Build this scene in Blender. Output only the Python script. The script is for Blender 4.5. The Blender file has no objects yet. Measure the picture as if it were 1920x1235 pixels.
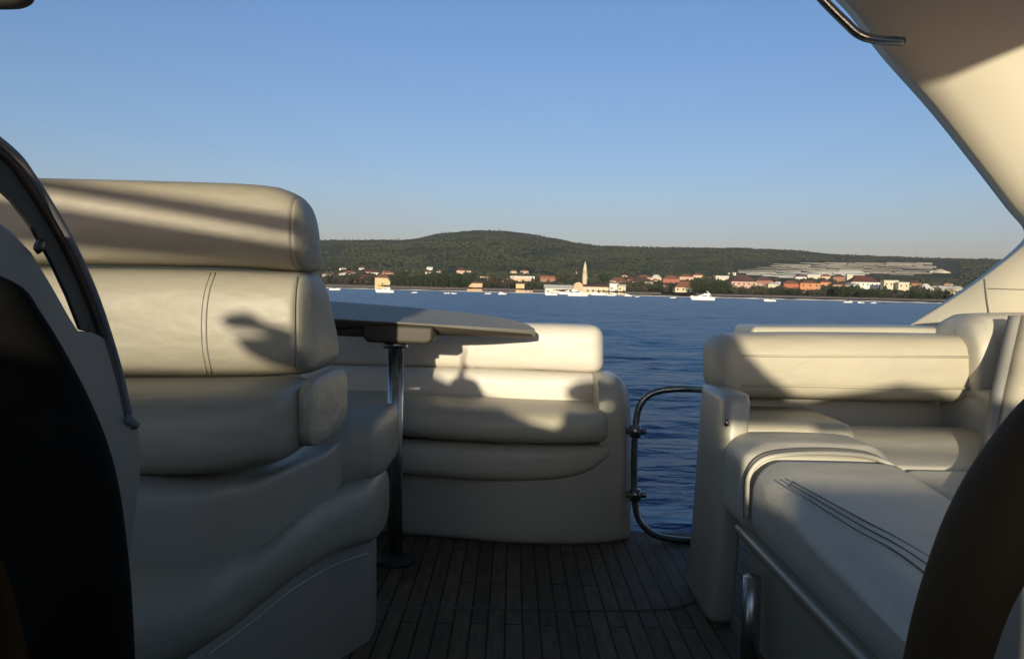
import bpy, bmesh, math, random
import numpy as np
from mathutils import Vector, Matrix, Euler, noise
from mathutils.bvhtree import BVHTree
R = math.radians
rnd = random.Random(7)
SC = bpy.context.scene
COL = SC.collection

# ------------------------------------------------------------------ camera
FPX, W0, H0 = 1500.0, 1920.0, 1235.0
CAMZ = 0.92
PITCH = math.atan((H0/2-545)/FPX)
ROLL = R(1.35)
cam_d = bpy.data.cameras.new("camera"); cam = bpy.data.objects.new("camera", cam_d); COL.objects.link(cam)
CAMM = Matrix.Translation((0, 0, CAMZ)) @ Matrix.Rotation(R(90)-PITCH, 4, 'X') @ Matrix.Rotation(ROLL, 4, 'Z')
cam.matrix_world = CAMM
cam_d.sensor_width = 36; cam_d.lens = FPX/W0*36
cam_d.clip_start = 0.02; cam_d.clip_end = 20000
SC.camera = cam
CAMR = CAMM.to_3x3()

def U(px, py, Y):
    """the real-world point seen at photo pixel (px,py) at the distance Y metres aft"""
    d = CAMR @ Vector(((px-W0/2)/FPX, -(py-H0/2)/FPX, -1))
    return Vector((0, 0, CAMZ)) + d*(Y/d.y)
def UZ(px, py, z):
    d = CAMR @ Vector(((px-W0/2)/FPX, -(py-H0/2)/FPX, -1))
    return Vector((0, 0, CAMZ)) + d*((z-CAMZ)/d.z)
def PY_AT(px, Y, z):
    """pixel row of height z at (px, Y)"""
    a, b = U(px, 0, Y).z, U(px, 1000, Y).z
    return (z-a)/(b-a)*1000

# ------------------------------------------------------------------ light
SDX, SDZ = 0.10, -0.14                 # sun travel direction per metre of +Y
to_sun = Vector((-SDX, -1, -SDZ)).normalized()
sun_el = math.asin(to_sun.z)
sun_az = math.atan2(to_sun.x, to_sun.y)
wd = bpy.data.worlds.new("World"); SC.world = wd; wd.use_nodes = True
nt = wd.node_tree; bg = nt.nodes['Background']
sky = nt.nodes.new('ShaderNodeTexSky'); sky.sky_type = 'NISHITA'
sky.sun_disc = False; sky.sun_elevation = sun_el; sky.sun_rotation = sun_az
sky.air_density = 1.0; sky.dust_density = 1.2; sky.ozone_density = 2.5; sky.altitude = 0
# evening haze: greyer towards the horizon, deeper blue overhead
_tc = nt.nodes.new('ShaderNodeTexCoord'); _sp = nt.nodes.new('ShaderNodeSeparateXYZ'); _rp = nt.nodes.new('ShaderNodeValToRGB')
nt.links.new(_tc.outputs['Generated'], _sp.inputs[0]); nt.links.new(_sp.outputs['Z'], _rp.inputs[0])
_e = _rp.color_ramp.elements; _e[0].position = 0.0; _e[0].color = (1.08, .82, 1.03, 1); _e[1].position = .36; _e[1].color = (.98, 1.08, 1.32, 1)
_z = _e.new(.75); _z.color = (1.0, 1.03, 1.02, 1)
_k = _e.new(.12); _k.color = (1.10, 1.01, 1.20, 1)
_mx = nt.nodes.new('ShaderNodeMixRGB'); _mx.blend_type = 'MULTIPLY'; _mx.inputs[0].default_value = 1
nt.links.new(sky.outputs[0], _mx.inputs[1]); nt.links.new(_rp.outputs[0], _mx.inputs[2])
nt.links.new(_mx.outputs[0], bg.inputs[0]); bg.inputs[1].default_value = 0.12
sl = bpy.data.lights.new("sun", 'SUN'); sl.energy = 4.6; sl.angle = R(0.7); sl.color = (1.0, 0.87, 0.64)
so = bpy.data.objects.new("sun", sl); COL.objects.link(so)
so.rotation_euler = to_sun.to_track_quat('Z', 'Y').to_euler()
SC.view_settings.view_transform = 'Standard'; SC.view_settings.look = 'None'
SC.view_settings.gamma = 1; SC.view_settings.exposure = 0.18
SC.render.engine = 'CYCLES'
SC.cycles.max_bounces = 6; SC.cycles.diffuse_bounces = 3; SC.cycles.glossy_bounces = 3
SC.cycles.caustics_reflective = False; SC.cycles.caustics_refractive = False
try:
    SC.cycles.use_denoising = True
except Exception: pass

# ------------------------------------------------------------------ materials
def mat(name, col, rough=0.6, metal=0.0, col2=None, nscale=4.0, bump=0.0, bscale=60.0, bdist=0.002, spec=0.5, coat=0.0, detail=4):
    m = bpy.data.materials.new(name); m.use_nodes = True
    n = m.node_tree; p = n.nodes['Principled BSDF']
    p.inputs['Base Color'].default_value = (*col, 1); p.inputs['Roughness'].default_value = rough
    p.inputs['Metallic'].default_value = metal; p.inputs['Specular IOR Level'].default_value = spec
    p.inputs['Coat Weight'].default_value = coat
    tc = n.nodes.new('ShaderNodeTexCoord')
    if col2 is not None:
        t = n.nodes.new('ShaderNodeTexNoise'); t.inputs['Scale'].default_value = nscale; t.inputs['Detail'].default_value = detail
        n.links.new(tc.outputs['Object'], t.inputs['Vector'])
        r = n.nodes.new('ShaderNodeValToRGB')
        r.color_ramp.elements[0].position = .35; r.color_ramp.elements[1].position = .68
        r.color_ramp.elements[0].color = (*col, 1); r.color_ramp.elements[1].color = (*col2, 1)
        n.links.new(t.outputs['Fac'], r.inputs[0]); n.links.new(r.outputs[0], p.inputs['Base Color'])
    if bump > 0:
        t = n.nodes.new('ShaderNodeTexNoise'); t.inputs['Scale'].default_value = bscale; t.inputs['Detail'].default_value = 5
        n.links.new(tc.outputs['Object'], t.inputs['Vector'])
        b = n.nodes.new('ShaderNodeBump'); b.inputs['Strength'].default_value = bump; b.inputs['Distance'].default_value = bdist
        n.links.new(t.outputs['Fac'], b.inputs['Height']); n.links.new(b.outputs[0], p.inputs['Normal'])
    return m

def leather(name, col, col2, rough=0.48):
    """soft vinyl: fine grain plus broad sag wrinkles"""
    m = mat(name, col, rough, col2=col2, nscale=2.2)
    n = m.node_tree; p = n.nodes['Principled BSDF']
    tc = n.nodes['Texture Coordinate']
    a = n.nodes.new('ShaderNodeTexNoise'); a.inputs['Scale'].default_value = 5.5; a.inputs['Detail'].default_value = 3
    mp = n.nodes.new('ShaderNodeMapping'); mp.inputs['Scale'].default_value = (1, 1, 2.2)
    n.links.new(tc.outputs['Object'], mp.inputs[0]); n.links.new(mp.outputs[0], a.inputs['Vector'])
    f = n.nodes.new('ShaderNodeTexNoise'); f.inputs['Scale'].default_value = 240; n.links.new(tc.outputs['Object'], f.inputs['Vector'])
    b1 = n.nodes.new('ShaderNodeBump'); b1.inputs['Strength'].default_value = .5; b1.inputs['Distance'].default_value = .018
    b2 = n.nodes.new('ShaderNodeBump'); b2.inputs['Strength'].default_value = .25; b2.inputs['Distance'].default_value = .001
    n.links.new(a.outputs['Fac'], b1.inputs['Height']); n.links.new(f.outputs['Fac'], b2.inputs['Height'])
    n.links.new(b1.outputs[0], b2.inputs['Normal']); n.links.new(b2.outputs[0], p.inputs['Normal'])
    return m

M_VINYL = leather('cream_vinyl', (.43, .395, .30), (.48, .44, .335))
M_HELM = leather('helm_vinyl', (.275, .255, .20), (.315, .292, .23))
M_VINYL_W = leather('white_vinyl', (.50, .475, .395), (.56, .53, .44))
M_GEL = mat('gelcoat', (.385, .37, .295), .38, col2=(.43, .41, .33), nscale=1.6, bump=.12, bscale=7, bdist=.006, coat=.15)
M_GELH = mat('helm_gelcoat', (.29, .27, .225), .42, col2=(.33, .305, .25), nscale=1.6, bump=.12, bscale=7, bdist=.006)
M_GELY = mat('arch_gelcoat', (.60, .565, .45), .42, col2=(.65, .61, .49), nscale=1.3, bump=.15, bscale=5, bdist=.008)
M_SEAM = mat('seam_dark', (.10, .09, .08), .8)
M_SEAM2 = mat('seam_grey', (.15, .145, .13), .7)
M_STEEL = mat('brushed_steel', (.55, .54, .52), .28, 1.0, col2=(.38, .37, .36), nscale=18)
M_STEEL_D = mat('weathered_steel', (.30, .31, .31), .3, 1.0, col2=(.18, .19, .19), nscale=20)
M_BLACK = mat('black_rubber', (.004, .004, .0035), .9, col2=(.007, .007, .006), nscale=9, spec=.06)
M_GASKET = mat('dark_gasket', (.020, .022, .018), .6, col2=(.035, .034, .028), nscale=14)
M_POD = mat('grey_moulding', (.20, .20, .185), .55, col2=(.27, .265, .24), nscale=5, bump=.25, bscale=14, bdist=.004)
M_RIM = mat('grey_rim', (.15, .15, .155), .6, col2=(.24, .235, .235), nscale=8)
M_BROWN = mat('brown_leather', (.042, .023, .008), .7, col2=(.070, .040, .014), nscale=7, bump=.4, bscale=40, bdist=.003, spec=.2)
M_STRIP = mat('brown_rubber', (.05, .03, .022), .6, col2=(.08, .05, .038), nscale=12)
M_BENCH = leather('bench_vinyl', (.60, .565, .49), (.66, .62, .54))
M_TABLE = mat('table_laminate', (.26, .25, .21), .6, col2=(.31, .295, .25), nscale=3)
M_TABLE_SHADE = mat('table_shade', (.040, .034, .024), .6, col2=(.060, .050, .036), nscale=6)  # darker copy of the table colour: shade under the top put into it

def deck_mat():
    m = mat('teak_deck', (.1, .1, .1), .75)
    n = m.node_tree; p = n.nodes['Principled BSDF']; tc = n.nodes['Texture Coordinate']
    mp = n.nodes.new('ShaderNodeMapping'); mp.inputs['Rotation'].default_value = (0, 0, R(90))
    n.links.new(tc.outputs['Object'], mp.inputs[0])
    br = n.nodes.new('ShaderNodeTexBrick'); br.inputs['Scale'].default_value = 1.0
    br.inputs['Brick Width'].default_value = .62; br.inputs['Row Height'].default_value = .048
    br.inputs['Mortar Size'].default_value = .0035; br.inputs['Mortar Smooth'].default_value = .3
    br.inputs['Color1'].default_value = (.095, .066, .036, 1); br.inputs['Color2'].default_value = (.150, .105, .060, 1)
    br.inputs['Mortar'].default_value = (.012, .011, .010, 1)
    n.links.new(mp.outputs[0], br.inputs['Vector'])
    t = n.nodes.new('ShaderNodeTexNoise'); t.inputs['Scale'].default_value = 9; t.inputs['Detail'].default_value = 6
    m2 = n.nodes.new('ShaderNodeMapping'); m2.inputs['Scale'].default_value = (6, 1, 1)
    n.links.new(tc.outputs['Object'], m2.inputs[0]); n.links.new(m2.outputs[0], t.inputs['Vector'])
    mx = n.nodes.new('ShaderNodeMixRGB'); mx.blend_type = 'MULTIPLY'; mx.inputs[0].default_value = .8
    r = n.nodes.new('ShaderNodeValToRGB'); r.color_ramp.elements[0].color = (.45, .45, .45, 1); r.color_ramp.elements[1].color = (1.1, 1.1, 1.05, 1)
    r.color_ramp.elements[0].position = .3; r.color_ramp.elements[1].position = .7
    n.links.new(t.outputs['Fac'], r.inputs[0]); n.links.new(br.outputs['Color'], mx.inputs[1]); n.links.new(r.outputs[0], mx.inputs[2])
    n.links.new(mx.outputs[0], p.inputs['Base Color'])
    b = n.nodes.new('ShaderNodeBump'); b.inputs['Strength'].default_value = .6; b.inputs['Distance'].default_value = .003; b.invert = True
    n.links.new(br.outputs['Fac'], b.inputs['Height']); n.links.new(b.outputs[0], p.inputs['Normal'])
    return m
M_DECK = deck_mat()

def water_mat():
    m = bpy.data.materials.new('sea_water'); m.use_nodes = True
    n = m.node_tree; p = n.nodes['Principled BSDF']
    p.inputs['Specular IOR Level'].default_value = .24; p.inputs['Roughness'].default_value = .26; p.inputs['IOR'].default_value = 1.33
    tc = n.nodes.new('ShaderNodeTexCoord')
    # broad wind patches
    t0 = n.nodes.new('ShaderNodeTexNoise'); t0.inputs['Scale'].default_value = .035; t0.inputs['Detail'].default_value = 5
    mp0 = n.nodes.new('ShaderNodeMapping'); mp0.inputs['Scale'].default_value = (.35, 1, 1)
    n.links.new(tc.outputs['Object'], mp0.inputs[0]); n.links.new(mp0.outputs[0], t0.inputs['Vector'])
    r = n.nodes.new('ShaderNodeValToRGB'); r.color_ramp.elements[0].position = .35; r.color_ramp.elements[1].position = .65
    r.color_ramp.elements[0].color = (.008, .046, .118, 1); r.color_ramp.elements[1].color = (.013, .064, .150, 1)
    n.links.new(t0.outputs['Fac'], r.inputs[0])
    # foam streaks of the wake close to the stern
    sx = n.nodes.new('ShaderNodeSeparateXYZ'); n.links.new(tc.outputs['Object'], sx.inputs[0])
    t3 = n.nodes.new('ShaderNodeTexNoise'); t3.inputs['Scale'].default_value = 2.2; t3.inputs['Detail'].default_value = 7
    mp3 = n.nodes.new('ShaderNodeMapping'); mp3.inputs['Scale'].default_value = (.7, 4.0, 1); mp3.inputs['Rotation'].default_value = (0, 0, R(-8))
    n.links.new(tc.outputs['Object'], mp3.inputs[0]); n.links.new(mp3.outputs[0], t3.inputs['Vector'])
    r3 = n.nodes.new('ShaderNodeValToRGB'); r3.color_ramp.elements[0].position = .50; r3.color_ramp.elements[1].position = .63
    n.links.new(t3.outputs['Fac'], r3.inputs[0])
    mr = n.nodes.new('ShaderNodeMapRange'); mr.inputs['From Min'].default_value = 6.7; mr.inputs['From Max'].default_value = 5.9
    n.links.new(sx.outputs['Y'], mr.inputs['Value'])
    mu = n.nodes.new('ShaderNodeMath'); mu.operation = 'MULTIPLY'
    n.links.new(r3.outputs[0], mu.inputs[0]); n.links.new(mr.outputs[0], mu.inputs[1])
    mx = n.nodes.new('ShaderNodeMixRGB'); mx.inputs[2].default_value = (.45, .55, .6, 1)
    n.links.new(mu.outputs[0], mx.inputs[0]); n.links.new(r.outputs[0], mx.inputs[1]); n.links.new(mx.outputs[0], p.inputs['Base Color'])
    ra = n.nodes.new('ShaderNodeMath'); ra.operation = 'MULTIPLY_ADD'; ra.inputs[1].default_value = .5; ra.inputs[2].default_value = .26
    n.links.new(mu.outputs[0], ra.inputs[0]); n.links.new(ra.outputs[0], p.inputs['Roughness'])
    prev = None
    for sc_, st, di, an in ((.9, 1.0, .24, 10), (3.1, 1.0, .08, -22), (11, .7, .018, 30)):
        t = n.nodes.new('ShaderNodeTexNoise'); t.inputs['Scale'].default_value = sc_; t.inputs['Detail'].default_value = 4; t.inputs['Distortion'].default_value = .4
        mp = n.nodes.new('ShaderNodeMapping'); mp.inputs['Scale'].default_value = (.45, 1, 1); mp.inputs['Rotation'].default_value = (0, 0, R(an))
        n.links.new(tc.outputs['Object'], mp.inputs[0]); n.links.new(mp.outputs[0], t.inputs['Vector'])
        b = n.nodes.new('ShaderNodeBump'); b.inputs['Strength'].default_value = st; b.inputs['Distance'].default_value = di
        n.links.new(t.outputs['Fac'], b.inputs['Height'])
        if prev: n.links.new(prev.outputs[0], b.inputs['Normal'])
        prev = b
    n.links.new(prev.outputs[0], p.inputs['Normal'])
    return m
M_WATER = water_mat()

# ------------------------------------------------------------------ helpers
def tag(o, label=None, cat=None, group=None, kind=None):
    if label: o['label'] = label
    if cat: o['category'] = cat
    if group: o['group'] = group
    if kind: o['kind'] = kind
    return o
def thing(name, label, cat, loc=(0, 0, 0), group=None):
    o = bpy.data.objects.new(name, None); COL.objects.link(o); o.location = loc
    o.empty_display_size = .1
    return tag(o, label, cat, group)
def obj(name, bm, m, parent=None, smooth=True, bevel=0, bseg=3, subsurf=0):
    me = bpy.data.meshes.new(name)
    bmesh.ops.recalc_face_normals(bm, faces=bm.faces)
    bm.to_mesh(me); bm.free()
    if smooth:
        for f in me.polygons: f.use_smooth = True
    o = bpy.data.objects.new(name, me); COL.objects.link(o)
    for mm in (m if isinstance(m, (list, tuple)) else [m]): me.materials.append(mm)
    if parent is not None:
        o.parent = parent
        o.matrix_parent_inverse = Matrix.Translation(parent.location).inverted()
    if bevel:
        b = o.modifiers.new('bevel', 'BEVEL'); b.width = bevel; b.segments = bseg; b.limit_method = 'ANGLE'; b.angle_limit = R(35)
        b.harden_normals = False
    if subsurf:
        s = o.modifiers.new('sub', 'SUBSURF'); s.levels = subsurf; s.render_levels = subsurf
    if smooth and bevel:
        try:
            w = o.modifiers.new('wn', 'WEIGHTED_NORMAL'); w.keep_sharp = True
        except Exception: pass
    return o
def box(bm, x0, x1, y0, y1, z0, z1):
    r = bmesh.ops.create_cube(bm, size=1)
    for v in r['verts']:
        v.co = Vector(((x0+x1)/2+v.co.x*(x1-x0), (y0+y1)/2+v.co.y*(y1-y0), (z0+z1)/2+v.co.z*(z1-z0)))
    return r['verts']
def catmull(pts, n):
    """smooth polyline through tuple points, n samples"""
    P = [np.array(p, float) for p in pts]
    P = [2*P[0]-P[1]]+P+[2*P[-1]-P[-2]]
    seg = len(P)-3; out = []
    for i in range(n):
        t = i/(n-1)*seg; k = min(int(t), seg-1); u = t-k
        a, b, c, d = P[k:k+4]
        out.append(.5*((2*b)+(-a+c)*u+(2*a-5*b+4*c-d)*u*u+(-a+3*b-3*c+d)*u**3))
    return out
def linres(pts, n):
    P = [np.array(p, float) for p in pts]; seg = len(P)-1; out = []
    for i in range(n):
        t = i/(n-1)*seg; k = min(int(t), seg-1); u = t-k
        out.append(P[k]*(1-u)+P[k+1]*u)
    return out
def tube(bm, pts, r, seg=12, closed=False):
    pts = [Vector(p) for p in pts]; n = len(pts); rings = []
    up = Vector((0, 1, .13)).normalized()
    for i, p in enumerate(pts):
        if closed: t = (pts[(i+1) % n]-pts[i-1]).normalized()
        else: t = (pts[min(i+1, n-1)]-pts[max(i-1, 0)]).normalized()
        a = t.cross(up)
        if a.length < .01: a = t.cross(Vector((1, 0, 0)))
        a.normalize(); b = t.cross(a).normalized()
        rr = r[i] if isinstance(r, (list, tuple)) else r
        rings.append([bm.verts.new(p+a*math.cos(2*math.pi*k/seg)*rr+b*math.sin(2*math.pi*k/seg)*rr) for k in range(seg)])
    m = n if closed else n-1
    for i in range(m):
        A, B = rings[i], rings[(i+1) % n]
        for k in range(seg): bm.faces.new((A[k], A[(k+1) % seg], B[(k+1) % seg], B[k]))
    if not closed:
        bm.faces.new(rings[0][::-1]); bm.faces.new(rings[-1])

def cushion_bm(cols, ncol=34, n=4.0, er=(0, 0), grooves=(), gd=.02, ddir=(0, 1, 0), K=32, smooth=True, hcap=True, flare=0.0):
    """soft cushion lofted through columns (px, y_top, y_bottom, Y_front, depth);
    rounded superellipse sections, rounded ends er (px), stitched grooves at px positions."""
    res = (catmull if smooth else linres)(cols, 400)
    X = np.array([c[0] for c in res]); A = np.array(res)
    x0, x1 = A[0, 0], A[-1, 0]
    xs = list(np.linspace(x0, x1, ncol))
    for e, s, xe in ((er[0], 1, x0), (er[1], -1, x1)):
        if e > 0:
            for u in (.0, .02, .06, .13, .22, .34, .5, .7, 1.0): xs.append(xe+s*e*u)
    for g in grooves: xs += [g-4, g-2, g-1, g, g+1, g+2, g+4]
    xs = sorted(set(round(float(x), 3) for x in xs if x0-.001 <= x <= x1+.001))
    bm = bmesh.new(); rings = []
    dd = Vector(ddir).normalized()
    for x in xs:
        c = [np.interp(x, X, A[:, j]) for j in range(5)]
        s = 1.0
        if er[0] > 0 and x < x0+er[0]:
            u = (x-x0)/er[0]; s *= max(.0, 1-(1-u)**2.4)**(1/2.4)
        if er[1] > 0 and x > x1-er[1]:
            u = (x1-x)/er[1]; s *= max(.0, 1-(1-u)**2.4)**(1/2.4)
        s = max(s, .02)
        for g in grooves:
            d = abs(x-g)
            if d < 4: s *= 1-gd*(1-d/4)
        pt, pb = U(x, c[1], c[3]), U(x, c[2], c[3])
        ctr = (pt+pb)/2; a = (pt-pb)/2
        # keep sections shrinking less in height than in depth at ends so the outline stays full
        sa = 1-(1-s)*(.55 if hcap else 1.0); sb = s
        if s <= .021 and not hcap: sa = .02
        ring = []
        for k in range(K):
            th = 2*math.pi*(k+.5)/K; ct, st = math.cos(th), math.sin(th)
            vv = math.copysign(abs(st)**(2/n), st); q = .5-.5*sb*math.copysign(abs(ct)**(2/n), ct)
            ring.append(bm.verts.new(ctr+a*sa*vv+dd*(c[4]*q*(1-flare*vv))))
        rings.append(ring)
    for i in range(len(rings)-1):
        P, Q = rings[i], rings[i+1]
        for k in range(K): bm.faces.new((P[k], P[(k+1) % K], Q[(k+1) % K], Q[k]))
    bm.faces.new(rings[0]); bm.faces.new(rings[-1][::-1])
    return bm
def cushion(name, cols, m, parent, **kw):
    return obj(name, cushion_bm(cols, **kw), m, parent)
def plate(name, pts, m, parent, push=(0, .05, 0), bevel=.006, Y=None):
    bm = bmesh.new()
    vs = [bm.verts.new(U(p[0], p[1], p[2] if len(p) > 2 else Y)) for p in pts]
    f = bm.faces.new(vs)
    r = bmesh.ops.extrude_face_region(bm, geom=[f])
    for v in [g for g in r['geom'] if isinstance(g, bmesh.types.BMVert)]: v.co += Vector(push)
    return obj(name, bm, m, parent, bevel=bevel)
def seamline(name, pts, m, parent, r=.0022):
    bm = bmesh.new(); tube(bm, [U(*p) for p in pts], r, 6); return obj(name, bm, m, parent)
def onto(o, px, py, lift=.0006):
    """nearest surface point of object o along the sight line through (px,py)"""
    me = o.data; off = o.parent.location if o.parent else Vector((0, 0, 0))
    mw = Matrix.Translation(off) @ o.matrix_parent_inverse if o.parent else Matrix.Identity(4)
    key = me.name
    if key not in _BVH: _BVH[key] = BVHTree.FromPolygons([mw @ v.co for v in me.vertices], [tuple(p.vertices) for p in me.polygons])
    c = Vector((0, 0, CAMZ)); d = (U(px, py, 1)-c).normalized(); h = _BVH[key].ray_cast(c, d)
    return (h[0]-d*lift) if h[0] else None
_BVH = {}
def sewn(name, o, pts, m, r=.0012, n=50, parent=None):
    P = [onto(o, *p) for p in catmull(pts, n)]; P = [p for p in P if p is not None]
    if len(P) < 3: return
    bm = bmesh.new(); tube(bm, P, r, 6); return obj(name, bm, m, parent or o)
def strip(name, curves, m, parent, thick=.05, push=(0, 1, 0), n=60):
    """a moulded shell through several px curves ((px,py,Y) lists), given real thickness"""
    C = [catmull(c, n) for c in curves]
    bm = bmesh.new(); V = [[bm.verts.new(U(*p)) for p in c] for c in C]
    B = [[bm.verts.new(U(*p)+Vector(push)*thick) for p in c] for c in C]
    for g, S in ((V, 1), (B, -1)):
        for i in range(len(g)-1):
            for k in range(n-1):
                q = (g[i][k], g[i][k+1], g[i+1][k+1], g[i+1][k])
                bm.faces.new(q if S == 1 else q[::-1])
    for k in range(n-1):
        bm.faces.new((V[0][k], B[0][k], B[0][k+1], V[0][k+1]))
        bm.faces.new((V[-1][k], V[-1][k+1], B[-1][k+1], B[-1][k]))
    for k in (0, n-1):
        for i in range(len(V)-1):
            bm.faces.new((V[i][k], V[i+1][k], B[i+1][k], B[i][k]))
    return obj(name, bm, m, parent)

# ================================================================== SETTING
WZ = -0.70                                        # sea level (cockpit sole is z = 0)
def wave_h(x, y, r):
    f = min(1.0, 25.0/(r+5))**.15
    h = 0
    h += .030*math.sin(.9*y+.25*x+1.7*math.sin(.13*x)+.8*math.sin(.31*y))
    h += .018*math.sin(2.1*y-.9*x+1.3*math.sin(.4*x+.2*y))
    h += .055*noise.noise(Vector((x*.30, y*.8, 3.1)))
    if r < 60: h += .035*noise.noise(Vector((x*1.1, y*2.4, 9.1)))
    if r < 25: h += .012*noise.noise(Vector((x*3.0, y*6.0, 5.1)))
    return h*f
def build_sea():
    rs = [2.2]
    while rs[-1] < 500: rs.append(rs[-1]*1.0085+.012)
    while rs[-1] < 9000: rs.append(rs[-1]*1.12)
    th = np.linspace(R(-60), R(60), 330)
    verts = []; nr, na = len(rs), len(th)
    for r in rs:
        for a in th:
            x, y = r*math.sin(a), r*math.cos(a)
            verts.append((x, y, WZ+(wave_h(x, y, r) if r < 420 else 0)))
    faces = []
    for i in range(nr-1):
        for k in range(na-1):
            a = i*na+k; faces.append((a, a+1, a+na+1, a+na))
    # the sheet goes on behind and under the boat
    b = len(verts)
    me = bpy.data.meshes.new('sea'); me.from_pydata(verts, [], faces); me.materials.append(M_WATER)
    me.polygons.foreach_set('use_smooth', [True]*len(me.polygons)); me.update()
    o = bpy.data.objects.new('sea', me); COL.objects.link(o); tag(o, kind='structure')
    bm = bmesh.new()
    vs = [bm.verts.new(c) for c in ((-9000, -9000, WZ-.12), (9000, -9000, WZ-.12), (9000, 9000, WZ-.12), (-9000, 9000, WZ-.12))]
    bm.faces.new(vs); q = obj('sea_far', bm, M_WATER, smooth=False); tag(q, kind='structure')
build_sea()

# ---- land: shore, village slope, hills
SKYL = [(-900, 470), (-200, 458), (300, 449), (600, 450), (760, 450), (830, 437), (900, 431.5), (950, 433), (1010, 441), (1080, 455), (1130, 461),
        (1250, 464), (1400, 465), (1500, 470), (1570, 477), (1650, 480), (1750, 484), (1870, 486), (2100, 492), (2800, 520)]
def skyline(px): return float(np.interp(px, [p[0] for p in SKYL], [p[1] for p in SKYL]))
def shoreY(px): return float(np.interp(px, [-900, 600, 960, 1300, 1800, 2800], [1000, 790, 690, 610, 560, 540]))+6*math.sin(px*.021)+4*math.sin(px*.057)
YR = 2300.0
FS = [0, .004, .02, .10, .25, .45, .7, 1.0]; FV = [0, .006, .022, .10, .27, .50, .78, 1.0]
def ground_py(px, Y):
    Ys = shoreY(px); s = (Y-Ys)/(YR-Ys)
    y0 = PY_AT(px, Ys, WZ-.25)
    return y0+(skyline(px)-y0)*float(np.interp(s, FS, FV))
def ground_pt(px, Y):
    return U(px, ground_py(px, min(Y, YR)), Y)
def Y_for(px, py):
    lo, hi = shoreY(px), YR
    for _ in range(40):
        m = (lo+hi)/2
        if ground_py(px, m) > py: lo = m
        else: hi = m
    return (lo+hi)/2
def land_mat():
    m = bpy.data.materials.new('scrub_hillside'); m.use_nodes = True
    n = m.node_tree; p = n.nodes['Principled BSDF']; p.inputs['Roughness'].default_value = .95; p.inputs['Specular IOR Level'].default_value = .1
    g = n.nodes.new('ShaderNodeNewGeometry')
    def nz(s, d=6, sc=(1, 1, 1)):
        mp = n.nodes.new('ShaderNodeMapping'); mp.inputs['Scale'].default_value = sc; n.links.new(g.outputs['Position'], mp.inputs[0])
        t = n.nodes.new('ShaderNodeTexNoise'); t.inputs['Scale'].default_value = s; t.inputs['Detail'].default_value = d
        n.links.new(mp.outputs[0], t.inputs['Vector']); return t
    a = nz(.006, 8, (1, .6, 3)); r = n.nodes.new('ShaderNodeValToRGB')
    e = r.color_ramp.elements; e[0].position = .36; e[0].color = (.026, .036, .022, 1); e[1].position = .66; e[1].color = (.085, .080, .040, 1)
    k = e.new(.48); k.color = (.040, .052, .026, 1); k = e.new(.57); k.color = (.058, .062, .032, 1)
    n.links.new(a.outputs['Fac'], r.inputs[0])
    b = nz(.05, 6); r2 = n.nodes.new('ShaderNodeValToRGB'); r2.color_ramp.elements[0].position = .35; r2.color_ramp.elements[1].position = .7
    r2.color_ramp.elements[0].color = (.55, .6, .6, 1); r2.color_ramp.elements[1].color = (1.35, 1.25, 1.1, 1)
    n.links.new(b.outputs['Fac'], r2.inputs[0])
    mx = n.nodes.new('ShaderNodeMixRGB'); mx.blend_type = 'MULTIPLY'; mx.inputs[0].default_value = 1
    n.links.new(r.outputs[0], mx.inputs[1]); n.links.new(r2.outputs[0], mx.inputs[2]); n.links.new(mx.outputs[0], p.inputs['Base Color'])
    return m
M_LAND = land_mat()
def build_land():
    pxs = np.arange(-900, 2801, 12.0); S = [0, .004, .01, .02, .04, .07, .1, .14, .18, .22, .27, .32, .38, .44, .5, .56, .62, .68, .74, .8, .86, .92, .96, 1.0]
    verts = []
    for s in S:
        for px in pxs:
            Ys = shoreY(px); Y = Ys+(YR-Ys)*s; v = ground_pt(px, Y)
            if .1 < s < .97: v.z += noise.noise(v*.006)*5*s+noise.noise(v*.02)*1.5*s
            if s >= .97: v.z += noise.noise(Vector((px*.03, 0, 0)))*2.5
            verts.append(v)
    for px in pxs:
        v = ground_pt(px, YR+900); v.z = 10; verts.append(v)
    na = len(pxs); faces = []
    for i in range(len(S)):
        for k in range(na-1):
            a = i*na+k; faces.append((a, a+1, a+na+1, a+na))
    me = bpy.data.meshes.new('hills'); me.from_pydata([tuple(v) for v in verts], [], faces); me.materials.append(M_LAND)
    me.polygons.foreach_set('use_smooth', [True]*len(me.polygons)); me.update()
    o = bpy.data.objects.new('hills', me); COL.objects.link(o); tag(o, kind='structure')
build_land()

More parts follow.
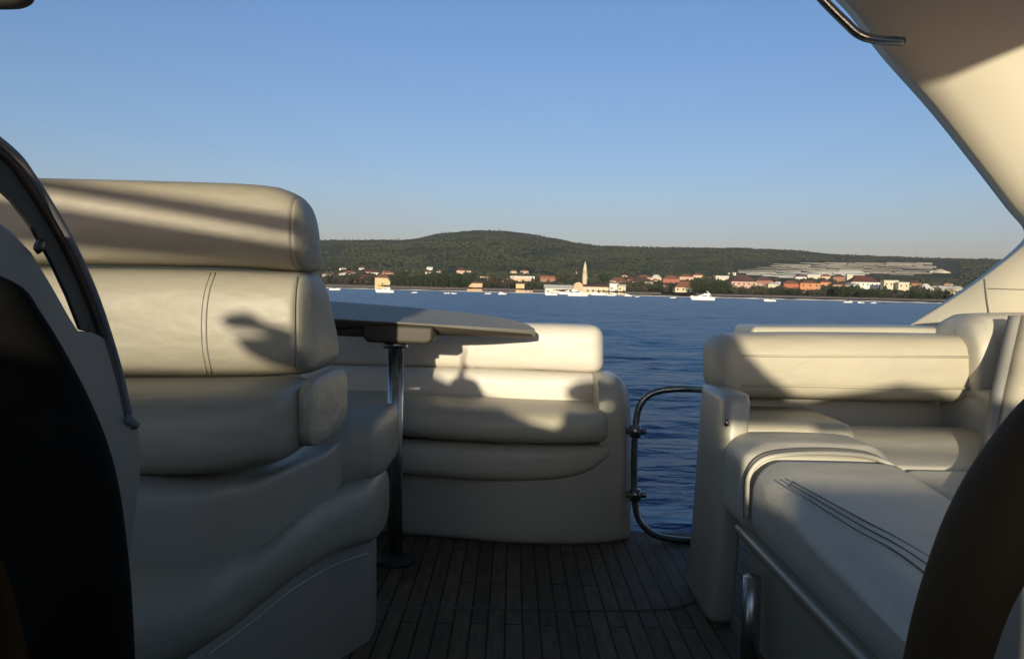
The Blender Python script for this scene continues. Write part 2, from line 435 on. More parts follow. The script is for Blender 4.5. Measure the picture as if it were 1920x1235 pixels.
# ---- far woodland and scrub: too many trees to count
M_WOOD = mat('wood_foliage', (.024, .034, .021), .95, col2=(.056, .060, .033), nscale=.012, spec=.1, detail=8)
def ico():
    bm = bmesh.new(); bmesh.ops.create_icosphere(bm, subdivisions=1, radius=1)
    v = np.array([list(x.co) for x in bm.verts]); f = np.array([[x.index for x in p.verts] for p in bm.faces]); bm.free(); return v, f
ICV, ICF = ico()
def in_glass(px, py): return (1375 < px < 1800 and 490 < py < 524 and py < 524-(0 if px < 1700 else 0))
def build_wood():
    rg = np.random.RandomState(3); V = []; F = []; c = 0; n = 0
    while n < 15000:
        px = rg.uniform(560, 1960); s = rg.uniform(.06, 1.0); Ys = shoreY(px); Y = Ys+(YR-Ys)*s
        py = ground_py(px, Y)
        if in_glass(px, py): continue
        if noise.noise(Vector((px*.012, Y*.004, 0)))+noise.noise(Vector((px*.05, Y*.012, 4)))*.6 < -.30: continue
        g = ground_pt(px, Y); h = rg.uniform(1.6, 3.8)*(1.0 if s < .9 else .7); w = h*rg.uniform(.7, 1.7)
        if rg.rand() < .06: h *= 1.9; w = h*.3
        v = ICV*(1+rg.uniform(-.28, .28, (len(ICV), 1)))*np.array([w, w, h*.75])+np.array([g.x, g.y, g.z+h*.45])
        V.append(v); F.append(ICF+c); c += len(ICV); n += 1
    V = np.concatenate(V); F = np.concatenate(F)
    me = bpy.data.meshes.new('woodland'); me.from_pydata(V.tolist(), [], F.tolist()); me.materials.append(M_WOOD); me.update()
    o = bpy.data.objects.new('woodland', me); COL.objects.link(o)
    tag(o, 'dark green scrub and woodland covering the long hill behind the village', 'woodland', kind='stuff')
build_wood()

# ---- seawall / beach strip
M_SAND = mat('pale_shore', (.42, .40, .36), .85, col2=(.60, .59, .55), nscale=.12)
def build_shore():
    bm = bmesh.new(); prev = None
    for px in np.arange(420, 2000, 6.0):
        Y = shoreY(px)-3.0; p = U(px, 500, Y); q = U(px, 500, Y+5)
        h = .35+.35*noise.noise(Vector((px*.03, 1, 0)))
        ring = [bm.verts.new((p.x, p.y, WZ-.3)), bm.verts.new((p.x, p.y, WZ+h)), bm.verts.new((q.x, q.y, WZ+h+.25)), bm.verts.new((q.x, q.y, WZ-.3))]
        if prev:
            for k in range(3): bm.faces.new((prev[k], prev[k+1], ring[k+1], ring[k]))
        prev = ring
    o = obj('shore_path', bm, M_SAND, smooth=False); tag(o, kind='structure')
build_shore()

# ---- houses
WALLS = {'cream': (.62, .55, .40), 'white': (.72, .70, .64), 'peach': (.62, .43, .28), 'pink': (.55, .37, .30), 'orange': (.52, .24, .11),
         'yellow': (.66, .50, .28), 'brick': (.30, .15, .10), 'grey': (.36, .34, .31), 'red': (.36, .13, .08)}
ROOFS = {'terra': (.20, .085, .050), 'brown': (.085, .045, .034), 'pale': (.60, .58, .52), 'maroon': (.11, .040, .032)}
MW = {k: mat('render_'+k, v, .9, col2=tuple(c*.8 for c in v), nscale=.6) for k, v in WALLS.items()}
MR = {k: mat('tiles_'+k, v, .9, col2=tuple(c*.7 for c in v), nscale=.8) for k, v in ROOFS.items()}
M_PANE = mat('dark_pane', (.03, .035, .04), .2)
def house(px0, px1, ye, yb, yr, wall, roof, label, kind='hip', nwin=3, floors=1, rot=0.0, name='house', cat='house', depth=None, group=None):
    pc = (px0+px1)/2
    Y = Y_for(pc, min(yb, ground_py(pc, shoreY(pc)+8)))
    g = U(pc, yb, Y)
    w = (px1-px0)/FPX*Y; h = (yb-ye)/FPX*Y; rh = max(.05, (ye-yr)/FPX*Y); d = depth or max(6.0, w*.6)
    base = 2.5
    t = thing(name, label, cat, tuple(g), group)
    t.rotation_euler = (0, 0, rot)
    def put(o):
        o.parent = t; o.matrix_parent_inverse = Matrix.Identity(4)
    bm = bmesh.new(); box(bm, -w/2, w/2, 0, d, -base, h); o = obj('wall', bm, MW[wall], smooth=False); put(o)
    bm = bmesh.new(); e = .5
    if kind == 'flat':
        box(bm, -w/2-.2, w/2+.2, -.2, d+.2, h, h+max(.3, rh))
    else:
        L, Rr = -w/2-e, w/2+e; i = min(d/2+e, w*.35) if kind == 'hip' else 0
        if kind == 'gable_front':
            vs = [bm.verts.new(c) for c in ((L, -e, h), (Rr, -e, h), (Rr, d+e, h), (L, d+e, h), (0, -e, h+rh), (0, d+e, h+rh))]
            for q in ((0, 1, 4), (1, 2, 5, 4), (2, 3, 5), (3, 0, 4, 5), (3, 2, 1, 0)): bm.faces.new([vs[a] for a in q])
        else:
            vs = [bm.verts.new(c) for c in ((L, -e, h), (Rr, -e, h), (Rr, d+e, h), (L, d+e, h), (L+i, d/2, h+rh), (Rr-i, d/2, h+rh))]
            for q in ((0, 1, 5, 4), (1, 2, 5), (2, 3, 4, 5), (3, 0, 4), (3, 2, 1, 0)): bm.faces.new([vs[a] for a in q])
    o = obj('roof', bm, MR[roof], smooth=False); put(o)
    fh = h/floors
    for f in range(floors):
        for k in range(nwin):
            wx = -w/2+w*(k+.5)/nwin; ww = min(1.3, w/nwin*.4); hh = min(1.5, fh*.42); wz = f*fh+fh*.38
            if nwin > 1 and f == 0 and k == nwin//2: wz = .05; hh = min(2.1, fh*.7); nm = 'door'
            else: nm = 'window'
            bm = bmesh.new(); box(bm, wx-ww/2, wx+ww/2, -.06, .1, wz, wz+hh); o = obj(nm, bm, M_PANE, smooth=False); put(o)
    return t
H = [
 (703, 731, 521, 541, 514, 'yellow', 'terra', 'yellow house with terracotta roof behind the white motorboat at the left end of the shore', 'hip', 1, 1, .16),
 (643, 667, 511, 516, 507, 'pink', 'terra', 'low pink house with red roof above the bare trees on the far left shore', 'hip', 3, 1, 0),
 (676, 706, 510, 515, 505, 'pink', 'maroon', 'long pale pink house just uphill of the yellow house', 'hip', 4, 1, 0),
 (636, 650, 503, 507, 501, 'white', 'brown', 'tiny white house highest on the slope at the far left', 'hip', 2, 1, 0),
 (661, 702, 519, 530, 514, 'brick', 'maroon', 'dark brick house hidden among bare trees left of the yellow house', 'hip', 3, 1, 0),
 (746, 765, 507, 512, 505, 'white', 'brown', 'small white house above the dense dark trees right of the yellow house', 'hip', 3, 1, 0),
 (800, 811, 502, 509, 500, 'white', 'pale', 'narrow white house on the slope above the middle of the dark trees', 'gable', 2, 1, .1),
 (856, 871, 507, 514, 502, 'pink', 'maroon', 'small pinkish house up the slope left of the cream shed', 'hip', 2, 1, 0),
 (876, 904, 531, 547, 528.5, 'peach', 'brown', 'plain peach box shaped shed standing on the waterfront', 'flat', 1, 1, 0),
 (908, 946, 526, 531, 520, 'cream', 'brown', 'low cream house with brown roof behind the dark trees right of the peach shed', 'hip', 4, 1, 0),
 (957, 1002, 522, 532, 517.5, 'peach', 'pale', 'wide peach house with pale flat roof uphill of the narrow yellow house', 'flat', 6, 1, 0),
 (1013, 1040, 521, 534, 517, 'brick', 'terra', 'brick red house right of the pale roofed house', 'flat', 4, 1, 0),
 (967, 983, 532, 549, 528.5, 'yellow', 'brown', 'narrow yellow waterfront house with brown roof', 'hip', 1, 1, 0),
 (983, 999, 541, 550, 539, 'pink', 'brown', 'low annex with dark roof beside the narrow yellow house', 'hip', 2, 1, 0),
 (1022, 1076, 541, 553, 534, 'white', 'pale', 'wide bright white boathouse left of the church', 'gable', 5, 1, .05),
 (1143, 1159, 533, 548, 531, 'white', 'pale', 'white square house joined to the right end of the church', 'flat', 2, 1, 0),
 (1159, 1173, 536, 548, 533, 'cream', 'pale', 'small cream house right of the white square house', 'gable', 2, 1, 0),
 (1143, 1176, 527, 534, 520, 'pink', 'terra', 'pinkish house uphill behind the white square house', 'hip', 3, 1, 0),
 (1184, 1224, 528, 540, 519, 'grey', 'brown', 'greyish house with brown roof behind bare trees right of the church', 'hip', 4, 1, 0),
 (1222, 1240, 521, 529, 515, 'cream', 'pale', 'house with a pale pyramid roof between brown roofed houses', 'hip', 2, 1, 0),
 (1243, 1274, 523, 536, 516, 'red', 'terra', 'red walled house left of the large tiled house behind the white yacht', 'hip', 3, 1, 0),
 (1274, 1300, 519, 530, 514, 'pink', 'terra', 'pink house uphill behind the large tiled house', 'hip', 3, 1, 0),
 (1266, 1305, 539, 548, 527, 'cream', 'terra', 'house with a large terracotta roof left of the anchored white yacht', 'hip', 4, 1, 0),
 (1371, 1418, 528, 546, 515, 'pink', 'brown', 'big two storey pink house with a wide brown roof right of the anchored yacht', 'hip', 5, 2, 0),
 (1418, 1448, 526, 540, 518, 'brick', 'brown', 'brick house with brown roof touching the big pink house', 'hip', 3, 1, 0),
 (1440, 1469, 533, 546, 529, 'cream', 'pale', 'low cream house with pale roof between the brick and the red houses', 'hip', 3, 1, 0),
 (1469, 1499, 532, 548, 526, 'red', 'terra', 'red house left of the orange two storey house', 'hip', 3, 1, 0),
 (1500, 1537, 531, 549, 526, 'orange', 'terra', 'orange two storey house with balcony openings', 'hip', 3, 2, 0),
 (1538, 1558, 529, 540, 524, 'orange', 'maroon', 'small orange house right of the orange two storey house', 'hip', 2, 1, 0),
 (1492, 1512, 519, 526, 516, 'white', 'terra', 'small white house directly uphill of the orange two storey house', 'hip', 2, 1, 0),
 (1514, 1538, 518, 525, 515, 'cream', 'pale', 'pale low house under the white greenhouse rows', 'flat', 3, 1, 0),
 (1596, 1648, 529, 547, 516, 'white', 'maroon', 'white house with a broad red brown roof left of the cream modern villa', 'hip', 6, 2, 0),
 (1588, 1598, 517, 530, 514, 'cream', 'pale', 'narrow cream tower like house at the left end of the broad red brown roof', 'flat', 1, 1, 0),
 (1657, 1684, 527, 550, 525.5, 'cream', 'pale', 'cream modern villa with two flat roofed storeys', 'flat', 3, 2, 0),
 (1684, 1704, 531, 551, 529, 'cream', 'pale', 'lower right wing of cream modern villa', 'flat', 2, 2, 0),
 (1728, 1748, 540, 549, 532, 'grey', 'pale', 'cottage with a bright white roof right of the cream modern villa', 'hip', 2, 1, 0),
 (1765, 1806, 542, 556, 536, 'cream', 'pale', 'pale cream house nearest to the boat arch at the right end of the shore', 'gable', 4, 1, 0),
 (604, 622, 514, 524, 509, 'grey', 'brown', 'grey house with brown roof just right of the tall seat back on the far left', 'hip', 3, 1, 0),
 (716, 738, 512, 518, 508, 'peach', 'terra', 'peach house peeping out directly above the yellow house roof', 'hip', 3, 1, 0),
 (1196, 1222, 520, 529, 515, 'pink', 'terra', 'pinkish house uphill and left of the pale pyramid roof', 'hip', 3, 1, .1),
 (1176, 1192, 524, 533, 519, 'brick', 'maroon', 'dark brick house uphill behind the bare trees right of the church', 'hip', 3, 1, 0),
 (1242, 1262, 535, 546, 530, 'white', 'maroon', 'small white house between bare trees left of the house with large terracotta roof', 'hip', 2, 1, 0),
 (1300, 1318, 516, 524, 512, 'peach', 'terra', 'peach house on the slope above the anchored white yacht', 'hip', 3, 1, 0),
 (1540, 1560, 518, 526, 514, 'peach', 'terra', 'peach house uphill of the small orange house', 'hip', 3, 1, 0),
 (1562, 1584, 519, 530, 514, 'brick', 'brown', 'brick house left of the narrow cream tower like house', 'hip', 3, 1, 0),
 (1560, 1590, 534, 546, 529, 'pink', 'maroon', 'pink house behind the dark green trees right of the orange houses', 'hip', 4, 1, 0),
 (1706, 1728, 531, 541, 526, 'brick', 'brown', 'brownish house between the cream modern villa and the white roofed cottage', 'hip', 3, 1, 0),
 (1748, 1764, 536, 545, 532, 'grey', 'brown', 'dull brown roofed house right of the white roofed cottage', 'hip', 2, 1, 0),
 (1342, 1366, 521, 529, 517, 'cream', 'pale', 'pale low house half hidden above the green trees behind the anchored yacht', 'flat', 3, 1, 0),
 (1366, 1372, 512, 516, 511, 'white', 'pale', 'tiny white hut above the wide brown roof, the left one of two', 'flat', 1, 1, 0),
 (1374, 1380, 512, 516, 511, 'white', 'pale', 'tiny white hut above the wide brown roof, the right one of two', 'flat', 1, 1, 0),
]
for h in H:
    house(*h[:8], kind=h[8], nwin=h[9], floors=h[10], rot=h[11], group='village houses along the far shore')

TINY = 'tiny distant house half hidden among the trees between the larger village houses'
for i in range(58):
    px = 612+(1790-612)*(i+rnd.uniform(.1, .9))/58; hz_ = PY_AT(px, 600, CAMZ)
    yb = hz_-rnd.choice((6, 9, 13, 17, 21))-rnd.uniform(0, 3)+(4 if px > 1500 else 0); w = rnd.uniform(9, 17); hh = rnd.uniform(4.5, 7)
    if in_glass(px, yb-4): continue
    house(px-w/2, px+w/2, yb-hh, yb, yb-hh-rnd.uniform(2, 3.6), rnd.choice(('cream', 'white', 'peach', 'pink', 'white', 'brick', 'cream')), rnd.choice(('terra', 'terra', 'maroon', 'brown', 'pale')),
          TINY, kind=rnd.choice(('hip', 'hip', 'gable', 'flat')), nwin=rnd.choice((2, 3, 4)), floors=1, rot=rnd.uniform(-.25, .25), group='small houses scattered over the village slope')
# church: gabled front, long nave
Yc = Y_for(1100, 548)
ch = thing('church', 'peach church with round topped front gable and long dark roofed nave by the minaret', 'church', tuple(U(1084, 551, Yc)))
k_ = Yc/FPX
bm = bmesh.new()
prof = [(-9, -3), (9, -3), (9, 13), (7.5, 18), (4, 21), (0, 22), (-4, 21), (-7.5, 18), (-9, 13)]
f = bm.faces.new([bm.verts.new((x*k_, 0, z*k_)) for x, z in prof]); r = bmesh.ops.extrude_face_region(bm, geom=[f])
for v in [g for g in r['geom'] if isinstance(g, bmesh.types.BMVert)]: v.co.y += 9
o = obj('front', bm, MW['peach'], smooth=False); o.parent = ch
bm = bmesh.new(); box(bm, 9*k_, 57*k_, 1, 9, -3*k_, 14*k_); o = obj('nave', bm, MW['cream'], smooth=False); o.parent = ch
bm = bmesh.new(); vs = [bm.verts.new(c) for c in ((8*k_, .4, 14*k_), (59*k_, .4, 14*k_), (59*k_, 9.6, 14*k_), (8*k_, 9.6, 14*k_), (8*k_, 5, 18.5*k_), (59*k_, 5, 18.5*k_))]
for q in ((0, 1, 5, 4), (1, 2, 5), (2, 3, 4, 5), (3, 0, 4), (3, 2, 1, 0)): bm.faces.new([vs[a] for a in q])
o = obj('roof', bm, MR['maroon'], smooth=False); o.parent = ch
for x in (18, 28, 38, 48):
    bm = bmesh.new(); box(bm, (x-1.6)*k_, (x+1.6)*k_, .9, 1.2, 4*k_, 9*k_); o = obj('window', bm, M_PANE, smooth=False); o.parent = ch
bm = bmesh.new(); box(bm, -3*k_, 3*k_, -.08, .2, 0, 7*k_); o = obj('door', bm, M_PANE, smooth=False); o.parent = ch

# minaret
mn = thing('minaret', 'tall pale stone minaret with a pointed tip rising behind the church', 'minaret', tuple(U(1096, 540, Yc+14)))
def lathe(bm, prof, seg=18):
    rings = [[bm.verts.new((r*math.cos(2*math.pi*k/seg), r*math.sin(2*math.pi*k/seg), z)) for k in range(seg)] for r, z in prof]
    for A, B in zip(rings, rings[1:]):
        for k in range(seg): bm.faces.new((A[k], A[(k+1) % seg], B[(k+1) % seg], B[k]))
    bm.faces.new(rings[0][::-1]); bm.faces.new(rings[-1])
M_MIN = mat('minaret_stone', (.62, .52, .36), .85, col2=(.48, .40, .28), nscale=.7)
bm = bmesh.new(); lathe(bm, [(3.6*k_, -8*k_), (3.7*k_, 0), (4.5*k_, 10*k_), (4.9*k_, 18*k_), (4.6*k_, 27*k_)]); o = obj('shaft', bm, M_MIN); o.parent = mn
bm = bmesh.new(); lathe(bm, [(4.6*k_, 27.1*k_), (5.0*k_, 27.6*k_), (5.0*k_, 28.6*k_), (4.2*k_, 28.9*k_)]); o = obj('balcony', bm, M_MIN, smooth=False); o.parent = mn
bm = bmesh.new(); lathe(bm, [(4.0*k_, 29*k_), (3.6*k_, 36*k_), (2.5*k_, 43*k_), (1.1*k_, 47*k_), (.15*k_, 52*k_)]); o = obj('spire', bm, M_MIN); o.parent = mn

# greenhouse rows on the terraces at the right
M_GH1 = mat('plastic_film_grey', (.17, .155, .13), .7, col2=(.25, .235, .20), nscale=.25)
ROLL_G = 0.0
M_GH3 = mat('plastic_film_dull', (.27, .26, .22), .7, col2=(.34, .33, .29), nscale=.25)
M_GH4 = mat('plastic_film_dark', (.13, .12, .095), .7, col2=(.20, .185, .15), nscale=.25)
M_GH2 = mat('plastic_film_white', (.33, .33, .31), .6, col2=(.42, .42, .40), nscale=.25)
WHERE = {0: 'grey weathered greenhouse in the stacked rows above the right half of the village', 1: 'whitish greenhouse in the lower rows on the slope above the orange house'}
rows = [(493, 1500, 1748), (496, 1450, 1752), (499, 1445, 1756), (502, 1420, 1762), (505, 1400, 1768), (508, 1385, 1766), (511, 1385, 1750), (514, 1400, 1735), (517, 1430, 1600), (519.5, 1455, 1590)]
for ri, (y, a, b) in enumerate(rows):
    x = a
    while x < b-20:
        x1 = min(b, x+rnd.choice((46, 58, 70))); x0 = x; x = x1+.5; pc = (x0+x1)/2
        c = 1 if (y > 506 and pc < 1640) else 0
        if y > 512 and 1600 < pc < 1650: continue
        tone = rnd.random()
        Y = Y_for(pc, y+1.6); g = ground_pt(pc, Y); w = (x1-x0)/FPX*Y; hh = 2.9/FPX*Y
        t = thing('greenhouse', WHERE[c], 'greenhouse', tuple(g), 'greenhouses on the terraces'); t.rotation_euler = (0, -ROLL_G, 0)
        mm = (M_GH2 if tone > .25 else M_GH3) if c else (M_GH1 if tone > .35 else M_GH4)
        bm = bmesh.new(); box(bm, -w/2, w/2, 0, 12, -4.0, hh*.60); o = obj('wall', bm, mm, smooth=False); o.parent = t
        bm = bmesh.new(); seg = 6; pr_ = []
        for q in (-w/2-.2, w/2+.2):
            pr_.append([bm.verts.new((q, 6-6.3*math.cos(math.pi*i/seg), hh*.60+hh*.38*math.sin(math.pi*i/seg))) for i in range(seg+1)])
        for i in range(seg): bm.faces.new((pr_[0][i], pr_[1][i], pr_[1][i+1], pr_[0][i+1]))
        bm.faces.new(pr_[0]); bm.faces.new(pr_[1][::-1]); o = obj('roof', bm, mm, smooth=False); o.parent = t
# pale earth mound at the right end of the greenhouses
def mound():
    bm = bmesh.new(); bmesh.ops.create_icosphere(bm, subdivisions=4, radius=1)
    Y = Y_for(1765, 512); g = ground_pt(1765, Y)
    for v in bm.verts:
        d = noise.noise(v.co*2.3)*.25; v.co *= 1+d; v.co = Vector((v.co.x*22, v.co.y*14, v.co.z*7))+g
        if v.co.x > g.x: v.co.z -= (v.co.x-g.x)*.22
    tag(obj('earth_mound', bm, mat('bare_earth', (.42, .36, .26), .95, col2=(.58, .52, .41), nscale=.1), smooth=False),
        'pale heap of bare earth at the right end of the greenhouse rows', 'earth mound')
mound()

# ---- shore trees (individual)
def leaf_mat(name, a, b):
    return mat(name, a, .9, col2=b, nscale=.9, spec=.15)
ML = [leaf_mat('pine_leaf', (.018, .030, .014), (.050, .065, .028)), leaf_mat('olive_leaf', (.05, .055, .032), (.10, .10, .062)), leaf_mat('bare_twigs', (.055, .040, .028), (.12, .085, .062))]
M_BARK = mat('bark', (.06, .045, .035), .95, col2=(.10, .08, .06), nscale=3)
def crown_mesh(seed, kind):
    rg = np.random.RandomState(seed); V = []; F = []
    blobs = [(rg.uniform(-.30, .30), rg.uniform(-.30, .30), rg.uniform(.16 if kind < 2 else .34, .80), rg.uniform(.16, .30)) for _ in range(11)]+[(0, 0, .58, .34)]
    nl = 760 if kind != 2 else 340
    for i in range(nl):
        bx, by, bz, br = blobs[rg.randint(len(blobs))]
        d = rg.normal(size=3); d /= np.linalg.norm(d); rr = br*rg.uniform(.55, 1.12)
        c = np.array([bx, by, bz])+d*rr*np.array([1, 1, .85]); s = rg.uniform(.022, .048)*(1 if kind != 2 else .75)
        u = rg.normal(size=3); u /= np.linalg.norm(u); w = np.cross(u, rg.normal(size=3)); w /= np.linalg.norm(w)
        k = len(V); V += [c-u*s-w*s*.6, c+u*s-w*s*.6, c+u*s*.8+w*s, c-u*s*.8+w*s]; F.append((k, k+1, k+2, k+3))
    me = bpy.data.meshes.new('crown'); me.from_pydata([tuple(v) for v in V], [], F); me.materials.append(ML[kind]); me.update(); return me
def trunk_mesh(seed):
    rg = random.Random(seed); bm = bmesh.new()
    tube(bm, [(0, 0, -.1), (.01, 0, .2), (-.01, .01, .45), (0, 0, .62)], [.035, .028, .018, .008], 7)
    for k in range(6):
        a = rg.uniform(0, 6.28); z = rg.uniform(.2, .42); l = rg.uniform(.2, .34)
        tube(bm, [(0, 0, z), (math.cos(a)*l*.5, math.sin(a)*l*.5, z+.13), (math.cos(a)*l, math.sin(a)*l, z+.3)], [.014, .009, .003], 5)
    me = bpy.data.meshes.new('trunk'); bm.to_mesh(me); bm.free(); me.materials.append(M_BARK); return me
CR = {k: [crown_mesh(k*10+i, k) for i in range(4)] for k in range(3)}
TR = [trunk_mesh(i) for i in range(4)]
def tree(px, py, hpx, kind, label, Yoff=0):
    Y = max(Y_for(px, py), shoreY(px)+2.5); g = ground_pt(px, Y); h = hpx/FPX*Y
    t = thing(('dense_tree', 'olive_tree', 'bare_tree')[kind], label, 'tree', tuple(g), 'trees along the far shore')
    s = h/.95
    w = s*rnd.uniform(.85, 1.25)
    t.scale = (w, w, s); t.rotation_euler = (0, 0, rnd.uniform(0, 6.28))
    for nm, me in (('crown', CR[kind][rnd.randrange(4)]), ('trunk', TR[rnd.randrange(4)])):
        o = bpy.data.objects.new(nm, me); COL.objects.link(o); o.parent = t
def shore_py(px): return PY_AT(px, shoreY(px), WZ)
Z = [ # px0, px1, n, kinds, top height px range, base lift, label
 (600, 648, 9, (2, 2, 0), (13, 24), 'bare brown tree on the shore at the far left beside the tall seat back'),
 (648, 703, 12, (2, 0, 2), (12, 22), 'tangled dark tree on the shore just left of the yellow house'),
 (738, 800, 17, (0,), (18, 31), 'dense dark green tree in the clump right of the yellow house'),
 (800, 874, 19, (0,), (16, 31), 'dense dark green tree in the clump left of the peach shed'),
 (762, 782, 2, (1,), (10, 12), 'grey olive bush in front of the dark tree clump'),
 (904, 966, 14, (0, 2), (14, 25), 'dark brownish tree between the peach shed and the narrow yellow house'),
 (1000, 1024, 4, (0, 2), (10, 18), 'dark tree between the yellow house and the white boathouse'),
 (1040, 1090, 7, (0, 1), (24, 32), 'green tree rising behind the church'),
 (1102, 1140, 5, (0, 1), (24, 32), 'green tree behind the nave roof right of the minaret'),
 (1160, 1216, 12, (2, 1, 2), (13, 26), 'greyish bare tree right of the church'),
 (1216, 1272, 10, (0, 0, 2), (12, 22), 'dark tree below the pale pyramid roof'),
 (1300, 1370, 16, (0,), (14, 34), 'green tree behind the anchored white yacht'),
 (1370, 1440, 16, (2, 0, 1), (9, 20), 'greyish green tree in front of the big pink house'),
 (1440, 1500, 13, (0,), (10, 20), 'dark green tree in front of the red and cream houses'),
 (1500, 1560, 12, (0, 2), (8, 15), 'low dark tree in front of the orange houses'),
 (1555, 1606, 13, (0,), (14, 30), 'dark green tree between the orange houses and the broad red brown roof'),
 (1606, 1658, 12, (0,), (9, 22), 'dark green tree in front of the white house with the broad roof'),
 (1656, 1710, 10, (0, 2), (7, 13), 'low brownish tree below the cream modern villa'),
 (1706, 1800, 18, (0, 0, 2), (12, 26), 'dark green tree at the right end of the shore by the boat arch')]
for a, b, n, ks, (h0, h1), lab in Z:
    for i in range(n):
        px = a+(b-a)*(i+rnd.uniform(.1, .9))/n
        back = 'behind' in lab and ('church' in lab or 'nave' in lab)
        lift = rnd.uniform(12, 16) if back else rnd.uniform(-1.0, 3.5)
        tree(px, shore_py(px)-lift, (rnd.uniform(h0, h1)-(6 if back else 0))*(.82 if px > 1180 else .9), ks[i % len(ks)], lab)

# ---- boats on the far water
M_BOAT = mat('boat_white', (.80, .80, .78), .35, col2=(.72, .72, .70), nscale=.8, coat=.3)
M_BOATG = mat('boat_glass', (.02, .025, .035), .1)
M_BOATD = mat('boat_dark_hull', (.03, .05, .10), .4)
def boat(px, py, lpx, label, rot=0.0, style='cruiser', hull=M_BOAT):
    g = UZ(px, py, WZ); Y = g.y; L = lpx/FPX*Y; B = L*.30; Hh = L*.125
    t = thing({'cruiser': 'motor_yacht', 'small': 'motorboat', 'sail': 'sailing_boat'}[style], label, 'boat', tuple(g)); t.rotation_euler = (0, 0, rot)
    bm = bmesh.new(); rings = []
    for i in range(13):
        u = i/12; x = -L/2+L*u; bw = B/2*(1-max(0, (u-.45)/.55)**2.2)*(.92+.08*min(1, u*4)); sh = Hh*(1+.45*u*u)
        kx = x-(.06*L*max(0, (u-.8)/.2))
        rings.append([bm.verts.new(c) for c in ((kx, 0, -.35*Hh), (kx, -bw*.82, 0), (x, -bw, sh*.55), (x, -bw, sh), (x, bw, sh), (x, bw, sh*.55), (kx, bw*.82, 0))])
    for A, C in zip(rings, rings[1:]):
        for k in range(7): bm.faces.new((A[k], A[(k+1) % 7], C[(k+1) % 7], C[k]))
    bm.faces.new(rings[0]); bm.faces.new(rings[-1][::-1])
    bmesh.ops.remove_doubles(bm, verts=bm.verts, dist=.001)
    o = obj('hull', bm, hull, smooth=False); o.parent = t
    def loft(nm, secs, m):
        bm = bmesh.new(); rr = [[bm.verts.new(c) for c in ((x, -w, z0), (x2, -w*.85, z1), (x2, w*.85, z1), (x, w, z0))] for x, x2, w, z0, z1 in secs]
        for A, C in zip(rr, rr[1:]):
            for k in range(4): bm.faces.new((A[k], A[(k+1) % 4], C[(k+1) % 4], C[k]))
        bm.faces.new(rr[0]); bm.faces.new(rr[-1][::-1]); o = obj(nm, bm, m, smooth=False); o.parent = t
    if style == 'cruiser':
        loft('cabin', [(-.28*L, -.24*L, B*.38, Hh, Hh*1.9), (.08*L, .02*L, B*.36, Hh, Hh*1.9), (.34*L, .20*L, B*.14, Hh*1.2, Hh*1.35)], M_BOAT)
        loft('window', [(-.20*L, -.18*L, B*.40, Hh*1.35, Hh*1.7), (.06*L, .03*L, B*.385, Hh*1.35, Hh*1.7)], M_BOATG)
        loft('flybridge', [(-.30*L, -.27*L, B*.34, Hh*1.92, Hh*2.3), (-.02*L, -.06*L, B*.30, Hh*1.92, Hh*2.3)], M_BOAT)
        bm = bmesh.new()
        for s in (-1, 1): tube(bm, [(-.36*L, s*B*.36, Hh), (-.27*L, s*B*.33, Hh*2.4), (-.17*L, s*B*.22, Hh*3.0)], L*.012, 6)
        tube(bm, [(-.17*L, -B*.22, Hh*3.0), (-.17*L, B*.22, Hh*3.0)], L*.016, 6)
        o = obj('radar_arch', bm, M_BOAT); o.parent = t
    elif style == 'small':
        loft('windscreen', [(-.05*L, -.10*L, B*.36, Hh, Hh*1.9), (.16*L, .04*L, B*.30, Hh, Hh*1.7)], M_BOATG)
        bm = bmesh.new(); box(bm, -.49*L, -.42*L, -B*.1, B*.1, Hh*.5, Hh*1.7); o = obj('outboard_motor', bm, M_BOATD, smooth=False); o.parent = t
        loft('foredeck', [(.05*L, .05*L, B*.40, Hh, Hh*1.3), (.40*L, .36*L, B*.12, Hh*1.25, Hh*1.42)], M_BOAT)
    else:
        loft('cabin', [(-.10*L, -.08*L, B*.3, Hh, Hh*1.6), (.22*L, .16*L, B*.2, Hh*1.1, Hh*1.5)], M_BOAT)
        bm = bmesh.new(); tube(bm, [(.05*L, 0, Hh), (.05*L, 0, L*1.05)], L*.008, 6); o = obj('mast', bm, M_BOAT); o.parent = t
    return t
PI = math.pi
boat(1317, 562.5, 44, 'white motor yacht with radar arch anchored alone on the open water', PI*.97)
boat(721, 548.5, 34, 'white motor yacht moored in front of the yellow house', PI*1.04)
boat(628, 544, 20, 'white motorboat at the far left end of the shore', 0.1, 'small')
boat(1033, 553.5, 24, 'white motor yacht left of the church front among the moored boats', PI*1.1)
boat(1060, 552, 26, 'broad white motor yacht directly in front of the boathouse', PI*.92)
boat(1084, 555, 40, 'largest white motor yacht moored in front of the church front', .06)
boat(1122, 553.5, 30, 'low white motorboat in front of the church nave', PI, 'small')
boat(1146, 554.5, 18, 'small white motorboat right of the church nave', .1, 'small')
boat(1178, 555.5, 15, 'small white motor yacht in front of the bare trees right of the church', .15)
boat(777, 549.3, 11, 'small white sailing boat in front of the dark tree clump', .2, 'sail')
boat(838, 550.5, 12, 'small white motorboat below the right end of the dark tree clump', .2, 'small')
boat(851, 550.8, 10, 'tiny white motorboat nearest to the peach shed on its left', PI, 'small')
boat(915, 551.3, 12, 'small white motorboat just right of the peach shed', .1, 'small')
boat(942, 552, 16, 'white motor yacht before the trees left of the narrow yellow house', .1)
boat(1262, 558.8, 12, 'small white motorboat in front of the large tiled roof house', .1, 'small')
boat(1443, 565, 22, 'long low white motorboat in front of the big pink house', PI, 'small')
boat(1590, 567.5, 18, 'white motorboat in front of the dark trees left of the broad roof', .1, 'small')
boat(1614, 568, 12, 'small white motorboat in front of the white broad roofed house', PI, 'small')
